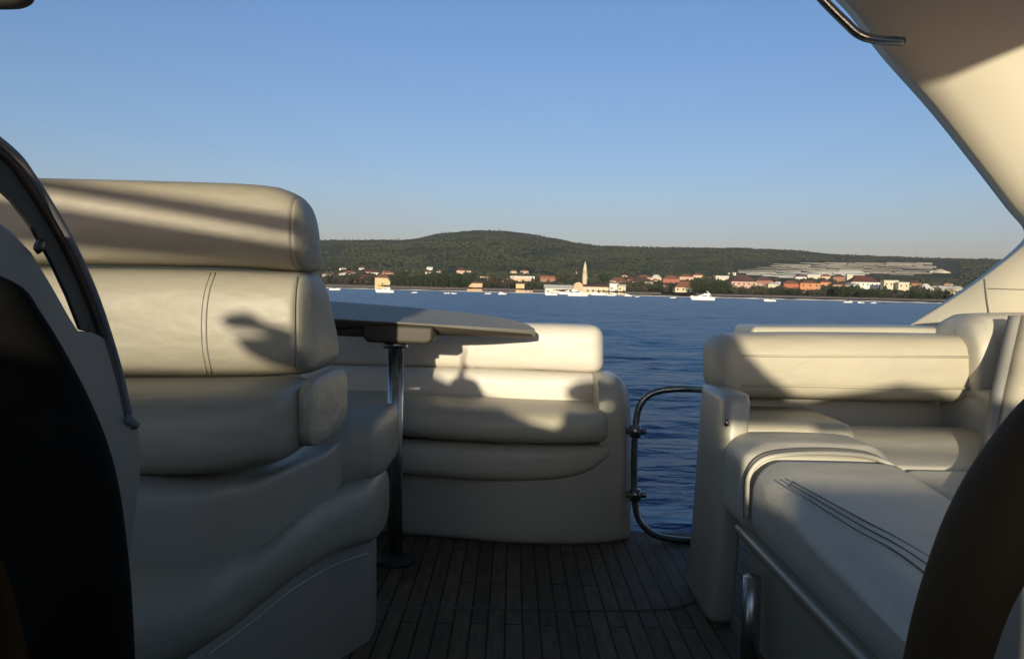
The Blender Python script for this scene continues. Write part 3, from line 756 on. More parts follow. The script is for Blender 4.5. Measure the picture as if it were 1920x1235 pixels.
boat(1638, 568.6, 11, 'tiny white sailing boat in front of the broad red brown roof', .1, 'sail')
boat(1661, 569, 13, 'dark hulled motorboat in front of the cream modern villa', .1, 'small', M_BOATD)
boat(1190+5, 557, 9, 'tiny white dinghy right of the boats by the church', .3, 'small')

# ================================================================== THE BOAT WE STAND ON
bm = bmesh.new(); box(bm, -1.9, 1.9, -3.2, 3.06, -.05, 0)
tag(obj('cockpit_floor', bm, M_DECK, smooth=False), kind='structure')
# hull under the cockpit
hu = thing('boat_hull', 'cream white hull carrying the teak cockpit floor and the seats', 'boat', (0, 0, -.9))
bm = bmesh.new(); box(bm, -1.95, 1.95, -3.4, 3.10, -1.2, -.055); obj('hull_shell', bm, M_GEL, hu, bevel=.03)
# sill along the gateway, beside the gate
# hatch seam in the deck
seam = catmull([(690, 1141, 0), (900, 1140, 0), (1100, 1143, 0), (1230, 1142, 0), (1290, 1132, 0), (1318, 1112, 0), (1326, 1090, 0)], 40)
bm = bmesh.new(); tube(bm, [UZ(p[0], p[1], .001) for p in seam], .004, 6); obj('hatch_seam', bm, M_SEAM, hu)

# ---- helm seat (left, tall)
hs = thing('helm_sofa', 'tall cream upholstered helm seat with bolster and sunlit backrest on the left', 'seat', tuple(UZ(560, 1230, 0)))
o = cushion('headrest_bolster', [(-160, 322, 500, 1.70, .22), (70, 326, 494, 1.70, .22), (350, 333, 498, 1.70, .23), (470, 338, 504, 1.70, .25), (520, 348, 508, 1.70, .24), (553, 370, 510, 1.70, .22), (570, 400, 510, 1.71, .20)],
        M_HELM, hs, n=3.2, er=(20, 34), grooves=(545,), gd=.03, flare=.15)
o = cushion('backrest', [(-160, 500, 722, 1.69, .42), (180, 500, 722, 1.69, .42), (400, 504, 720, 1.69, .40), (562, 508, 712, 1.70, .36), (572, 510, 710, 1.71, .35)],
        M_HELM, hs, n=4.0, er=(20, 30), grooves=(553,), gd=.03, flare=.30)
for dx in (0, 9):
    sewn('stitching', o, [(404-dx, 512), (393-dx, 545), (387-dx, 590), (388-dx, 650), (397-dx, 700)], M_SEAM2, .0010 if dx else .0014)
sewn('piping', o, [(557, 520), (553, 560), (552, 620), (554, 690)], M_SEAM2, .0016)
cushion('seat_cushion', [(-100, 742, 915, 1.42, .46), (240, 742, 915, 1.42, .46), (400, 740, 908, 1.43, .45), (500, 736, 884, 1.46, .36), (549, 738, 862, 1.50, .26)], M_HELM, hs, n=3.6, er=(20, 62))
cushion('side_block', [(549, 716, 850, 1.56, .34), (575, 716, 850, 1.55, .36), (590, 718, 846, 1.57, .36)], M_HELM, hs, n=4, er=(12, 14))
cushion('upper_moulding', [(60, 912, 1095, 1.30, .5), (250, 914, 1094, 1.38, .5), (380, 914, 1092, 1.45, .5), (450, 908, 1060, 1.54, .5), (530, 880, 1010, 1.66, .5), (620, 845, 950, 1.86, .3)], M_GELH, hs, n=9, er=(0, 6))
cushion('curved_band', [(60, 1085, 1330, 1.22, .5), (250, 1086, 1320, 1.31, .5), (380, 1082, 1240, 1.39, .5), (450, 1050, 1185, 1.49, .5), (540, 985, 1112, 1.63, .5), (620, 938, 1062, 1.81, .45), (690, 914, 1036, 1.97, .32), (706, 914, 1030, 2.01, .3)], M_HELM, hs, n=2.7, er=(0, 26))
cols = []
for px, yt, Y in ((300, 1290, 1.36), (370, 1236, 1.42), (450, 1180, 1.54), (540, 1105, 1.70), (620, 1058, 1.88), (695, 1030, 2.03)):
    cols.append((px, yt-30, PY_AT(px, Y, 0)+2, Y+.02, .35 if px < 600 else .12))
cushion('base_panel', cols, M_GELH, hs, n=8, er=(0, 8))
band_ = [o_ for o_ in hs.children if o_.name.startswith('curved_band')][0]; base_ = [o_ for o_ in hs.children if o_.name.startswith('base_panel')][0]
sewn('highlight_lip', base_, [(388, 1228), (455, 1178), (545, 1107), (622, 1062), (690, 1037)], M_GEL, .0035)  # lighter gelcoat tube: draws the highlight along the base's top edge
# aft-facing seat pad wrapping behind the helm seat
ap = thing('aft_seat_pad', 'rounded cream seat pad behind the helm seat beside the table leg', 'seat', tuple(UZ(690, 1200, 0)))
cushion('seat_cushion', [(590, 806, 938, 1.93, .5), (640, 797, 930, 1.98, .5), (690, 790, 914, 2.04, .45), (718, 792, 903, 2.08, .4)], M_HELM, ap, n=3.6, er=(0, 26))
bm = bmesh.new(); box(bm, -1.5, -.47, 2.42, 2.62, 0, .5); obj('seat_base', bm, M_GELH, ap, bevel=.02)

# ---- aft bench
ab = thing('aft_bench', 'cream aft bench with channelled sunlit backrest behind the table', 'bench', tuple(U(950, 1025, 2.9)))
cushion('upper_back_roll', [(560, 598, 686, 3.16, .2), (700, 602, 690, 3.16, .2), (900, 606, 694, 3.16, .2), (1000, 607, 697, 3.15, .2), (1110, 610, 702, 3.13, .2), (1136, 614, 704, 3.13, .2)], M_BENCH, ab, n=3.8, er=(10, 30), grooves=(895,), gd=.015)
cushion('lower_back_roll', [(560, 684, 748, 3.12, .2), (700, 688, 752, 3.12, .2), (900, 693, 760, 3.12, .2), (1020, 698, 766, 3.11, .2), (1128, 703, 770, 3.09, .2)], M_BENCH, ab, n=3.8, er=(10, 8), grooves=(895,), gd=.015)
cushion('seat_cushion', [(560, 748, 818, 2.84, .42), (700, 752, 822, 2.82, .42), (850, 764, 836, 2.78, .46), (1000, 772, 842, 2.76, .46), (1090, 773, 842, 2.78, .44), (1148, 772, 836, 2.84, .36)], M_VINYL, ab, n=3.2, er=(10, 26))
cushion('skirt_pad', [(600, 826, 885, 2.86, .2), (750, 828, 895, 2.84, .2), (900, 832, 907, 2.82, .2), (1030, 834, 906, 2.82, .2), (1100, 834, 892, 2.84, .2), (1138, 836, 862, 2.88, .2), (1148, 838, 846, 2.9, .2)], M_VINYL, ab, n=3.2, er=(10, 10))
cols = []
for px, Y in ((600, 2.97), (700, 2.95), (750, 2.93), (850, 2.90), (950, 2.865), (1050, 2.86), (1120, 2.88), (1170, 2.93), (1188, 2.97)):
    cols.append((px, 850 if px < 1120 else 846, PY_AT(px, Y, 0)+2, Y, .32))
cushion('bench_base', cols, M_GEL, ab, n=9, er=(0, 8))
cushion('end_armrest', [(1120, 712, 1008, 2.90, .40), (1140, 709, 1008, 2.90, .40), (1165, 710, 1008, 2.91, .40), (1192, 722, 1006, 2.94, .36)], M_GEL, ab, n=5, er=(4, 30))
bm = bmesh.new(); box(bm, -1.85, .36, 3.34, 3.40, -.3, .60); obj('back_panel', bm, M_GEL, ab, bevel=.02)

# ---- table
tb = thing('cockpit_table', 'pale oval cockpit table on a single steel leg', 'table', tuple(UZ(740, 1052, 0)))
def table_top():
    far = catmull([(520, 559, 3.04), (640, 566, 3.04), (760, 575, 3.04), (880, 587, 3.03), (950, 597, 3.02), (985, 606, 3.0), (1003, 616, 2.95)], 40)
    near = catmull([(520, 590, 2.50), (640, 598, 2.52), (760, 605, 2.56), (880, 612, 2.66), (950, 616, 2.78), (988, 618.5, 2.87), (1003, 618, 2.92)], 40)
    lo = catmull([(520, 600, 2.51), (640, 602, 2.53), (760, 609, 2.57), (880, 618, 2.67), (950, 623, 2.79), (988, 626, 2.88), (1004, 627, 2.93)], 40)
    bm = bmesh.new(); F = [bm.verts.new(U(*p)) for p in far]; N = [bm.verts.new(U(*p)) for p in near]; L = [bm.verts.new(U(*p)) for p in lo]
    FL = [bm.verts.new(U(*p)-Vector((0, 0, .035))) for p in far]
    for k in range(39):
        bm.faces.new((F[k], F[k+1], N[k+1], N[k])); bm.faces.new((N[k], N[k+1], L[k+1], L[k]))
        bm.faces.new((L[k], L[k+1], FL[k+1], FL[k])); bm.faces.new((FL[k], FL[k+1], F[k+1], F[k]))
    bm.faces.new((F[0], N[0], L[0], FL[0])); bm.faces.new((F[-1], N[-1], L[-1], FL[-1]))
    return bm
obj('table_top', table_top(), M_TABLE, tb, smooth=False, bevel=.004)
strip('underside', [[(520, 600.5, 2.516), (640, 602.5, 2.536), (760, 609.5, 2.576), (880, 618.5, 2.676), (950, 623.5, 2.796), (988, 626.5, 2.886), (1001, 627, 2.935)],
                    [(520, 620, 2.60), (640, 622, 2.62), (760, 627, 2.66), (880, 630.5, 2.76), (950, 632.5, 2.88), (985, 634, 2.96), (1001, 633, 2.98)]], M_TABLE_SHADE, tb, thick=.02, push=(0, 1, 0))
plate('shade_apron', [(560, 602), (682, 606), (682, 632), (560, 626)], M_TABLE_SHADE, tb, Y=2.60, push=(0, .25, 0))  # dark plate standing in for the shadowed recess under the top
plate('mounting_block', [(680, 606), (812, 612), (812, 640), (800, 646), (690, 642), (680, 636)], M_TABLE_SHADE, tb, Y=2.56, push=(0, .16, 0), bevel=.012)
bm = bmesh.new(); tube(bm, [U(742, 640, 2.62), UZ(740, 1052, .0)], .0255, 28); obj('leg', bm, M_STEEL, tb)
bm = bmesh.new()
c = UZ(740, 1052, 0); tube(bm, [c+Vector((0, 0, .001)), c+Vector((0, 0, .014)), c+Vector((0, 0, .03))], [.07, .066, .035], 32); obj('foot_plate', bm, M_GASKET, tb)
bm = bmesh.new(); tube(bm, [U(742, 640, 2.62), U(742, 652, 2.62)], .04, 28); obj('collar', bm, M_STEEL_D, tb)

# ---- stern gate
gt = thing('stern_gate', 'stainless tube gate closing the gap between bench and right seat', 'gate', tuple(UZ(1270, 1018, .035)))
path = catmull([(1408, 742, 2.6), (1360, 735, 2.75), (1300, 729, 2.9), (1245, 731, 2.93), (1214, 742, 2.93), (1198, 765, 2.93), (1192, 800, 2.93), (1189, 860, 2.93), (1190, 930, 2.93),
                (1196, 968, 2.93), (1214, 993, 2.93), (1242, 1007, 2.93), (1290, 1013, 2.93), (1350, 1015, 2.93)], 90)
bm = bmesh.new(); tube(bm, [U(*p) for p in path], .0125, 16); obj('tube_frame', bm, M_STEEL_D, gt)
for y in (808, 927):
    bm = bmesh.new(); tube(bm, [U(1174, y, 2.915), U(1211, y, 2.915)], .012, 12); tube(bm, [U(1191, y-11, 2.915), U(1191, y+11, 2.915)], .021, 14)
    obj('hinge', bm, M_STEEL_D, gt)

# ---- right side lounge
rl = thing('side_lounge', 'cream side lounge with long bolster and stitched seat on the right', 'seat', tuple(UZ(1500, 1150, 0)))
o = cushion('back_bolster', [(1343, 640, 738, 2.46, .26), (1380, 630, 752, 2.46, .26), (1450, 627, 754, 2.46, .26), (1600, 627, 757, 2.46, .26), (1850, 630, 762, 2.46, .26)], M_VINYL, rl, n=3.3, er=(34, 4))
for y0, y1 in ((667, 668), (722, 727)):
    seamline('channel_seam', [(1392, y0, 2.463), (1500, y0+1, 2.457), (1650, y1, 2.457), (1835, y1+1, 2.457)], M_VINYL, o, .0035)
plate('coaming', [(1412, 612), (1700, 613), (1990, 620), (1990, 660), (1400, 660)], M_GEL, rl, Y=2.66, push=(0, .22, 0), bevel=.015)
plate('back_panel', [(1350, 700), (1990, 700), (1990, 860), (1412, 880)], M_GEL, rl, Y=2.60, push=(0, .05, 0))
# end pillar
cols = [(1356, 744, 0, 2.2, .30), (1372, 742, 0, 2.18, .32), (1405, 744, 0, 2.2, .32)]
bm = bmesh.new()
def pillar():
    top = [(1349, 742), (1408, 744)]; zt = U(1380, 743, 2.2).z
    a, b = U(1349, 900, 2.22), U(1405, 900, 2.22); bot_l, bot_r = UZ(1328, 1170, 0), UZ(1386, 1176, 0)
    bm = bmesh.new(); rings = []
    for z, k in ((0, 0), (.02, .03), (zt*.5, .5), (zt-.02, .98), (zt, 1.0)):
        xl = bot_l.x*(1-k)+U(1353, 743, 2.24).x*k; xr = bot_r.x*(1-k)+U(1408, 743, 2.24).x*k
        cx, hw, hd, cy = (xl+xr)/2, (xr-xl)/2, .16, 2.36
        sc = .93 if z in (0, zt) else 1
        rings.append([bm.verts.new((cx+hw*sc*math.copysign(abs(math.cos(t))**.45, math.cos(t)), cy+hd*sc*math.copysign(abs(math.sin(t))**.45, math.sin(t)), z)) for t in [2*math.pi*(i+.5)/40 for i in range(40)]])
    for A, B in zip(rings, rings[1:]):
        for k in range(40): bm.faces.new((A[k], A[(k+1) % 40], B[(k+1) % 40], B[k]))
    bm.faces.new(rings[0][::-1]); bm.faces.new(rings[-1])
    return bm
o = obj('end_pillar', pillar(), M_GEL, rl)
bm = bmesh.new(); tube(bm, [U(1361, 786, 2.2), U(1364, 798, 2.2)], .006, 10); obj('latch', bm, M_STEEL_D, o)
# main chaise cushion in world space: along the starboard side
def soft_box(x0, x1, y0, y1, z0, z1, n=5.0, dz=None, seg=40, crown=.0):
    bm = bmesh.new(); bmesh.ops.create_grid(bm, x_segments=2, y_segments=2, size=1); bm.clear()
    bmesh.ops.create_cube(bm, size=2); bmesh.ops.subdivide_edges(bm, edges=bm.edges, cuts=seg//2, use_grid_fill=True)
    c = Vector(((x0+x1)/2, (y0+y1)/2, (z0+z1)/2)); h = Vector(((x1-x0)/2, (y1-y0)/2, (z1-z0)/2))
    for v in bm.verts:
        p = v.co; s = (abs(p.x)**n+abs(p.y)**n+abs(p.z)**n)**(1/n); q = p/s
        v.co = Vector((c.x+q.x*h.x, c.y+q.y*h.y, c.z+q.z*h.z+crown*(1-q.x*q.x)*(1-q.y*q.y)*(1 if q.z > 0 else 0)))
        if dz: v.co = dz(v.co)
    return bm
RX = Matrix.Rotation(R(-2.5), 3, 'Z')
def bend(v):
    # the inboard side falls lower and leans inboard toward the bow
    return v
SL = .10
def rbox(x0, x1, y0, y1, z0, z1, r, crown=0, dz=None):
    C0 = ((x0, x1), (y0, y1), (z0, z1)); L = []
    for (a, b), q in zip(C0, r):
        L.append(sorted(set([a+q*t for t in np.linspace(0, 1, 9)]+[b-q*t for t in np.linspace(0, 1, 9)]+list(np.linspace(a+q, b-q, 14)))))
    bm = bmesh.new()
    for ax in range(3):
        u, v = [i for i in range(3) if i != ax]
        for side in (0, 1):
            g = []
            for a in L[u]:
                row = []
                for b in L[v]:
                    p = [0, 0, 0]; p[ax] = C0[ax][side]; p[u] = a; p[v] = b
                    row.append(bm.verts.new(p))
                g.append(row)
            for i in range(len(g)-1):
                for k in range(len(g[0])-1): bm.faces.new((g[i][k], g[i+1][k], g[i+1][k+1], g[i][k+1]))
    bmesh.ops.remove_doubles(bm, verts=bm.verts, dist=1e-5)
    for w in bm.verts:
        q = [min(max(w.co[i], C0[i][0]+r[i]), C0[i][1]-r[i]) for i in range(3)]
        d = [(w.co[i]-q[i])/r[i] for i in range(3)]; n = math.sqrt(sum(t*t for t in d)) or 1
        c = [q[i]+d[i]/n*r[i] for i in range(3)]
        fx = 1-((c[0]-(x0+x1)/2)/((x1-x0)/2))**2; fy = 1-((c[1]-(y0+y1)/2)/((y1-y0)/2))**4
        if c[2] > (z0+z1)/2: c[2] += crown*fx*fy
        v = Vector(c); w.co = dz(v) if dz else v
    return bm
def seat_z(y): return .523-SL*(2.0-y)
def slope(v):
    if v.z > .4: v.z += -SL*(2.0-v.y)*min(1, (v.z-.4)/.1)
    return v
cush = obj('seat_cushion', rbox(.60, 1.00, .30, 1.995, .30, .523, (.075, .06, .085), .012, slope), M_VINYL_W, rl)
obj('end_cushion', rbox(.597, .985, 2.0, 2.24, .30, .541, (.07, .05, .06), .008), M_VINYL_W, rl)
for yy, rr, zz in ((1.990, .0065, 0), (2.006, .005, .006)):
    bm = bmesh.new()
    P = catmull([(.603, yy, .36), (.600, yy, .44), (.604+zz*.3, yy, .470+zz), (.622, yy, .500+zz), (.655, yy, .519+zz), (.72, yy, .529+zz), (.82, yy, .532+zz), (.90, yy, .526+zz), (.955, yy, .508), (.985, yy, .48)], 40)
    tube(bm, [Vector(p) for p in P], rr, 8); obj('piping', bm, M_SEAM2 if zz else M_VINYL_W, cush)
def on_seat(px, py):
    d = CAMR @ Vector(((px-W0/2)/FPX, -(py-H0/2)/FPX, -1)); o = Vector((0, 0, CAMZ))
    # plane z = seat_z(y)+crown
    k = (o.z-(.534-SL*2.0))/(SL*d.y-d.z); p = o+d*k
    return p
for q in ((0, 0), (10, -7), (-10, 8)):
    bm = bmesh.new(); P = [on_seat(x+q[0]*w, y+q[1]*w) for x, y, w in ((1482, 905, .5), (1508, 921, .6), (1560, 952, .8), (1620, 986, 1), (1680, 1018, 1), (1740, 1058, 1.2), (1790, 1102, 1.4))]
    V3 = catmull([tuple(p) for p in P], 40)
    tube(bm, [Vector(p)+Vector((0, 0, -.001)) for p in V3], .0016, 6); obj('stitching', bm, M_SEAM2, cush)
def slope2(v):
    v.z += .10*(v.y-2.0)
    return v
obj('outer_seat_cushion', rbox(1.005, 1.75, 1.2, 2.045, .33, .485, (.03, .03, .03), .004, slope2), M_VINYL_W, rl)
obj('outer_back_cushion', rbox(.99, 1.75, 2.05, 2.50, .33, .480, (.03, .03, .03), .004, slope2), M_VINYL_W, rl)
obj('corner_cushion', rbox(.64, .985, 2.245, 2.60, .34, .565, (.04, .035, .03), .004), M_VINYL, rl)
# moulded base with a proud rim
def lounge_base():
    bm = bmesh.new(); Ys = np.linspace(.3, 2.1, 24)
    prof = lambda y: [(.66, 0), (.645, .24), (.612, .292), (.600, .306), (.606, .318), (1.7, .318), (1.7, 0)]
    rings = [[bm.verts.new((x, y, z)) for x, z in prof(y)] for y in Ys]
    for A, B in zip(rings, rings[1:]):
        for k in range(7): bm.faces.new((A[k], A[(k+1) % 7], B[(k+1) % 7], B[k]))
    bm.faces.new(rings[0]); bm.faces.new(rings[-1][::-1]); return bm
obj('moulded_base', lounge_base(), M_GEL, rl, bevel=.008)
bm = bmesh.new(); tube(bm, [(.60, 1.92, 0), (.60, 1.92, .24)], .022, 16); obj('support_leg', bm, M_STEEL, rl)
# side backrest at the far right
cushion('side_backrest', [(1824, 640, 768, 2.43, .3), (1836, 612, 768, 2.42, .3), (1856, 596, 770, 2.41, .3), (1884, 590, 772, 2.40, .3), (2050, 588, 780, 2.38, .3)], M_VINYL_W, rl, n=3.2, er=(16, 0))
cushion('lower_side_pad', [(1824, 752, 872, 2.42, .3), (1850, 746, 888, 2.38, .3), (1890, 740, 920, 2.3, .3), (2050, 730, 980, 2.2, .3)], M_VINYL_W, rl, n=3.2, er=(16, 0))
# raked side of the companion chair
cs = thing('companion_chair', 'slanting pale edge of the companion chair beside the brown chair rim', 'chair', tuple(UZ(1900, 1500, 0)))
LE = [(1890, 592, 2.36), (1864, 705, 2.30), (1840, 820, 2.20), (1817, 930, 1.74), (1796, 1030, 1.50), (1770, 1160, 1.3)]
RE = [(p[0]+24, p[1]-2, p[2]-.03) for p in LE]
strip('side_trim', [LE, RE], M_POD, cs, thick=.03, push=(.3, .3, 0))
ME = [(p[0]+52, p[1]+2, p[2]-.07) for p in LE]; FE = [(p[0]+120, p[1]+4, p[2]-.05) for p in LE]; GE = [(p[0]+260, p[1]+4, p[2]-.04) for p in LE]
strip('seat_pad', [[(p[0]-2, p[1], p[2]+.01) for p in RE], ME, FE, GE], M_VINYL, cs, thick=.03, push=(.3, .3, 0))

# ---- brown rimmed chair at the right edge
bc = thing('brown_chair', 'dark brown leather chair rim curving up in the lower right corner', 'chair', tuple(U(1850, 1300, .6)))
def ring_plate(name, outer, inner, m, parent, th=.05, n=40):
    O = catmull(outer, n); I = catmull(inner, n); bm = bmesh.new()
    rows = []
    for o_, i_ in zip(O, I):
        a, b = U(*o_), U(*i_); row = []
        mid = (a+b)/2; h = (b-a)/2; K = 18
        for k in range(K):
            t = 2*math.pi*k/K; row.append(bm.verts.new(mid+h*math.copysign(abs(math.cos(t))**.7, math.cos(t))+Vector((0, th*math.copysign(abs(math.sin(t))**.8, math.sin(t)), 0))))
        rows.append(row)
    for A, B in zip(rows, rows[1:]):
        for k in range(len(A)): bm.faces.new((A[k], A[(k+1) % len(A)], B[(k+1) % len(A)], B[k]))
    bm.faces.new(rows[0]); bm.faces.new(rows[-1][::-1])
    return obj(name, bm, m, parent)
ring_plate('leather_rim', [(1990, 705, .62), (1955, 735, .62), (1920, 772, .62), (1870, 838, .62), (1826, 910, .62), (1790, 985, .62), (1758, 1075, .62), (1728, 1180, .62), (1700, 1320, .62)],
           [(1998, 960, .60), (1975, 985, .60), (1950, 1010, .60), (1915, 1050, .60), (1888, 1090, .60), (1864, 1135, .60), (1845, 1185, .60), (1830, 1240, .60), (1818, 1340, .60)], M_BROWN, bc, .035)
cushion('seat_pad', [(1800, 1130, 1400, .66, .05), (1900, 1065, 1400, .66, .05), (1985, 1035, 1400, .66, .05)], M_POD, bc, n=4, er=(0, 0), smooth=False)

# ---- dark chair and grey side moulding at the left edge
dc = thing('black_chair', 'black rounded chair shell filling the lower left corner', 'chair', tuple(U(100, 1300, .6)))
ring_plate('chair_shell', [(-180, 500, .62), (-60, 500, .62), (24, 530, .62), (62, 580, .62), (104, 648, .62), (150, 735, .62), (188, 825, .62), (212, 915, .62), (228, 1030, .62), (238, 1150, .62), (246, 1330, .62)],
           [(-330, 700, .60), (-240, 760, .60), (-160, 820, .60), (-100, 870, .60), (-50, 930, .60), (-15, 985, .60), (12, 1030, .60), (32, 1075, .60), (52, 1140, .60), (70, 1220, .60), (88, 1340, .60)], M_BLACK, dc, .03)
cushion('seat_pad', [(-300, 900, 1400, .66, .05), (0, 900, 1400, .66, .05), (120, 900, 1400, .66, .05)], M_BROWN, dc, n=4, smooth=False)
tag(dc)
sp = thing('side_moulding', 'grey side moulding with a curved dark rail in front of the helm seat', 'side panel', tuple(U(150, 1300, 1.1)))
XP = -.43
def on_x(px, py, x=XP):
    d = CAMR @ Vector(((px-W0/2)/FPX, -(py-H0/2)/FPX, -1)); return Vector((0, 0, CAMZ))+d*(x/d.x)
def side_plate(name, pts, m, x, th, parent, bevel=.008):
    bm = bmesh.new(); f = bm.faces.new([bm.verts.new(on_x(p[0], p[1], x)) for p in pts])
    r = bmesh.ops.extrude_face_region(bm, geom=[f])
    for v in [g for g in r['geom'] if isinstance(g, bmesh.types.BMVert)]: v.co.x -= th
    return obj(name, bm, m, parent, bevel=bevel)
side_plate('moulding', [(-60, 375), (24, 432), (62, 472), (100, 535), (132, 592), (150, 620), (176, 622), (204, 634), (216, 652), (226, 716), (238, 768), (256, 782), (264, 812), (266, 870), (256, 960), (244, 1060), (236, 1320), (-60, 1320)], M_POD, XP, .016, sp, .004)
rail_o = [(-60, 225), (24, 290), (60, 335), (100, 398), (140, 470), (176, 550), (204, 630), (226, 705), (243, 778)]
bm = bmesh.new(); tube(bm, [on_x(p[0]-2, p[1]-4) for p in catmull(rail_o, 60)], .0042, 14); rl_ = obj('grab_rail', bm, M_RIM, sp)
bm = bmesh.new(); tube(bm, [on_x(p[0]-12, p[1]+6, XP-.003) for p in catmull(rail_o, 60)], .0035, 12); obj('rubber_strip', bm, M_STRIP, rl_)
inner = [(236, 776), (216, 716), (196, 655), (168, 622), (152, 618), (128, 556), (98, 492), (60, 425), (24, 378), (-60, 300)]
side_plate('dark_gasket', [(p[0]-4, p[1]) for p in rail_o]+inner, M_GASKET, XP-.004, .004, sp, .001)
bm = bmesh.new(); tube(bm, [on_x(234, 782), on_x(246, 790), on_x(252, 796)], .0065, 14); obj('rail_bracket', bm, M_RIM, sp)
bm = bmesh.new(); tube(bm, [on_x(70, 458, XP+.002), on_x(78, 462, XP+.004)], [.006, .008], 14); obj('knob', bm, M_GASKET, sp)

# ---- radar arch and hardtop
ra = thing('radar_arch', 'cream radar arch leg sweeping round the upper right corner', 'radar arch', tuple(U(1750, 620, 3.0)))
E = [(1440, -160, 2.30), (1520, -70, 2.32), (1592, 0, 2.34), (1662, 90, 2.38), (1752, 192, 2.42), (1832, 292, 2.47), (1902, 383, 2.52), (1938, 430, 2.56), (1918, 464, 2.62), (1834, 530, 2.76), (1768, 574, 2.86), (1700, 616, 2.96), (1640, 652, 3.04)]
I = [(1540, -160, 2.24), (1610, -70, 2.26), (1668, 0, 2.28), (1715, 70, 2.32), (1787, 160, 2.36), (1862, 254, 2.41), (1924, 345, 2.46), (1975, 425, 2.50), (1975, 500, 2.58), (1900, 590, 2.70), (1850, 640, 2.80), (1800, 680, 2.90), (1760, 720, 2.98)]
O = [(p[0]+q, p[1]+(0 if p[1] < 430 else 10), p[2]-d) for p, q, d in zip(I, (500, 430, 380, 345, 300, 260, 220, 190, 190, 250, 290, 330, 370), (.14,)*7+(.10,)*6)]
leg_ = strip('arch_leg', [E, I, O], M_GELY, ra, thick=.09, push=(.3, 1, 0), n=120)
sewn('panel_joint', leg_, [(1846, 522), (1850, 560), (1857, 603)], M_SEAM2, .0028, parent=ra)
sewn('panel_joint', leg_, [(1852, 541), (1885, 542), (1922, 543)], M_SEAM2, .0016, parent=ra)
bm = bmesh.new(); tube(bm, [U(*p) for p in catmull([(1500, -50, 2.2), (1545, 2, 2.2), (1585, 42, 2.2), (1610, 64, 2.2), (1640, 74, 2.2), (1692, 78, 2.24)], 40)], .0125, 16)
o = obj('handrail', bm, M_STEEL_D, ra); tag(o, 'bent steel handrail')
# hardtop over the helm, out of the upper edge of the picture
ht = thing('hardtop', 'cream hardtop roof over the helm with a dark fitting at the upper left', 'roof', (0, 1.2, 1.86))
def hardtop():
    bm = bmesh.new()
    pts = [(-1.7, .20), (.75, .20), (1.04, .20), (1.25, .57), (1.9, 1.72), (1.9, 2.05), (-1.7, 2.05)]
    f = bm.faces.new([bm.verts.new((x, y, 1.86)) for x, y in pts]); r = bmesh.ops.extrude_face_region(bm, geom=[f])
    for v in [g for g in r['geom'] if isinstance(g, bmesh.types.BMVert)]: v.co.z += .06
    return bm
obj('roof_panel', hardtop(), M_GELY, ht, bevel=.02)
cushion('roof_lamp', [(-90, -60, 6, 1.5, .05), (-20, -60, 7, 1.5, .05), (20, -55, 4, 1.5, .05), (48, -45, -8, 1.5, .04)], M_GASKET, ht, n=3, er=(0, 14))

bm = bmesh.new(); p_ = U(-40, -30, 1.52); tube(bm, [p_, Vector((p_.x, p_.y, 1.87))], .012, 10); obj('lamp_stem', bm, M_STEEL_D, ht)
# ---- unseen console-like caster behind the camera, outline back-projected to throw the cockpit shadows
YO = -.80
def occ(px, py, Y):
    p = U(px, py, Y); k = (YO-Y); return (p.x+SDX*k, p.z+SDZ*k)
cn = thing('shadow_console', 'unseen console and windscreen outline cut to cast the cockpit shadows', 'console', (0, YO, 0))
def slab(name, poly, parent, m=M_GEL, th=.05, y=YO):
    bm = bmesh.new(); f = bm.faces.new([bm.verts.new((x, y, z)) for x, z in poly]); r = bmesh.ops.extrude_face_region(bm, geom=[f])
    for v in [g for g in r['geom'] if isinstance(g, bmesh.types.BMVert)]: v.co.y -= th
    bmesh.ops.triangulate(bm, faces=[f for f in bm.faces if len(f.verts) > 4])
    return obj(name, bm, m, parent, smooth=False)
zl = occ(300, 697, 1.69)[1]
xr_h = occ(546, 600, 1.69)[0]
top = [(-2.6, zl), (xr_h, zl), (xr_h+.004, occ(800, 697, 3.1)[1])]
top += [occ(860, 725, 3.1), occ(950, 756, 3.08), occ(956, 768, 2.92), occ(1000, 790, 2.8), occ(1042, 802, 2.78), occ(1054, 792, 2.8), occ(1061, 764, 3.06), occ(1126, 764, 3.06)]
xb = occ(1150, 600, 3.0)[0]
pr = [occ(1385, 628, 2.47), occ(1395, 655, 2.46), occ(1440, 702, 2.46), (occ(1500, 745, 2.46)), occ(1540, 748, 2.46), occ(1600, 735, 2.46), occ(1690, 718, 2.46), occ(1760, 730, 2.46), occ(1830, 760, 2.46), (2.6, occ(1830, 760, 2.46)[1])]
top += [(xb, top[-1][1]), (xb, pr[0][1]+.03), (pr[0][0]-.02, pr[0][1]+.03)]+pr
# low slot at the right, cut to let sun patches onto the seats
xa, xz = .29, 1.04
left = [p for p in top if p[0] < xa]
AX = [p[0] for p in top]; AZ = [p[1] for p in top]
prof_z = lambda x: float(np.interp(x, AX, AZ))
poly_l = [(-2.6, .0), (-2.6, zl)]+left[1:]+[(xa, prof_z(xa)), (xa, 0)]
slab('caster_front', poly_l, cn)
slab('caster_low', [(xa+.001, 0), (xa+.001, .80), (.35, .80), (.385, .862), (xz, .862), (xz, .965), (2.6, .965), (2.6, 0)], cn)
rt = [p for p in top if p[0] > xa]
slab('caster_sill', [(xa+.001, .99), (xa+.001, prof_z(xa))]+rt+[(2.6, .97), (.56, .97), (.55, .99)], cn)
slab('caster_rail', [(xa+.001, .928), (xa+.001, .938), (xz, .915), (xz, .903)], cn, th=.03)  # thin bar added to stripe the sun patches on the seats
def bar(a, b, c, d):
    slab('windscreen_bar', [occ(*a), occ(*b), occ(*c), occ(*d)], cn, th=.03)
Yh = 1.69
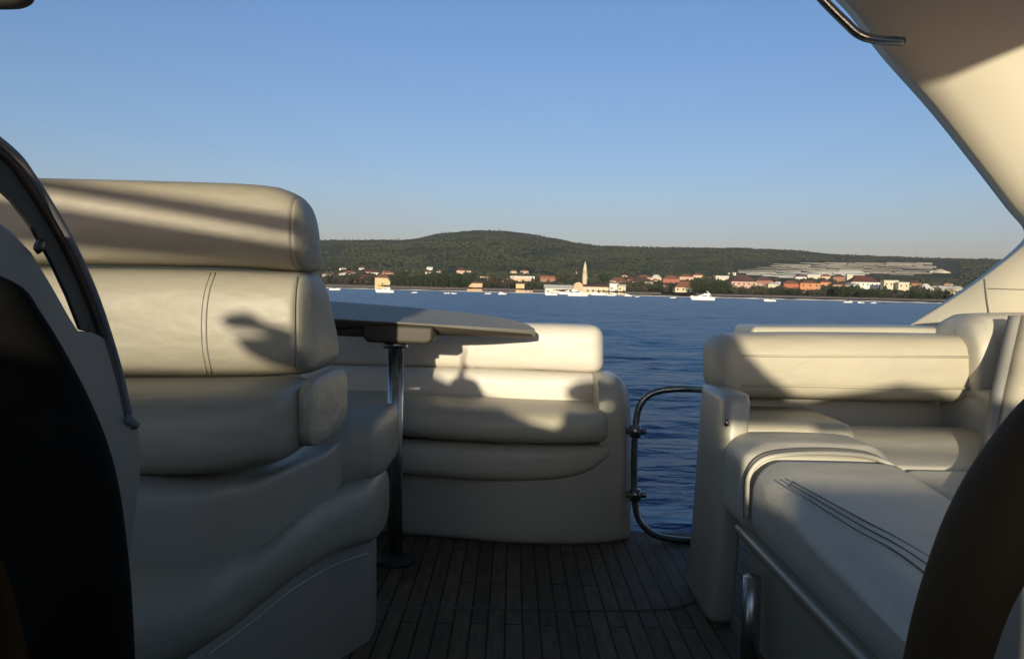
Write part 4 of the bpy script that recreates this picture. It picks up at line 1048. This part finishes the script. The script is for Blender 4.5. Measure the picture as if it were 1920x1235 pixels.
bar((-300, 268, Yh), (560, 402, Yh), (560, 442, Yh), (-300, 280, Yh))
bar((-300, 320, Yh), (560, 458, Yh), (560, 500, Yh), (-300, 420, Yh))
slab('side_post', [(-1.75, zl-.02), (-1.68, zl-.02), (-1.68, 1.86), (-1.75, 1.86)], cn, th=.07)
# added lever outline, shaped to drop its shadow on the sunlit backrest
lv = thing('shadow_lever', 'unseen black lever outline added to shade the helm backrest', 'lever', (xr_h, YO+.03, zl))
def occpoly(name, pts, Y, parent, y=YO+.03, m=M_BLACK):
    bm = bmesh.new(); k = (y-YO)
    f = bm.faces.new([bm.verts.new((occ(px, py, Y)[0]+SDX*k, y, occ(px, py, Y)[1]+SDZ*k)) for px, py in pts]); r = bmesh.ops.extrude_face_region(bm, geom=[f])
    for v in [g for g in r['geom'] if isinstance(g, bmesh.types.BMVert)]: v.co.y += .02
    bmesh.ops.triangulate(bm, faces=[f for f in bm.faces if len(f.verts) > 4])
    return obj(name, bm, m, parent, smooth=False)
occpoly('handle_blocker', [(412, 602), (432, 590), (455, 586), (475, 590), (490, 602), (552, 622), (552, 640), (500, 628), (470, 620), (430, 616)], Yh, lv)
occpoly('lever_blocker', [(438, 634), (500, 632), (552, 632), (552, 700), (500, 684), (462, 664)], Yh, lv)
hw = thing('shadow_oval', 'unseen black oval added to cast a round shadow on the bench', 'shadow_oval', (xb, YO+.03, 1.2))  # added blocker, outline taken from the oval shadow on the bench
el = [(1112+52*math.cos(2*math.pi*k/20), 737+25*math.sin(2*math.pi*k/20)) for k in range(20)]
occpoly('oval_plate', el, 3.1, hw)

# ---- evening air
def haze():
    bm = bmesh.new(); box(bm, -2600, 2600, -60, 3400, WZ-1.2, 320)
    m = bpy.data.materials.new('haze'); m.use_nodes = True; n = m.node_tree
    n.nodes.remove(n.nodes['Principled BSDF']); v = n.nodes.new('ShaderNodeVolumePrincipled')
    v.inputs['Color'].default_value = (.80, .88, 1.0, 1); v.inputs['Density'].default_value = .00005; v.inputs['Anisotropy'].default_value = 0
    n.links.new(v.outputs[0], n.nodes['Material Output'].inputs['Volume'])
    o = obj('haze', bm, m, smooth=False); tag(o, kind='stuff')
haze()
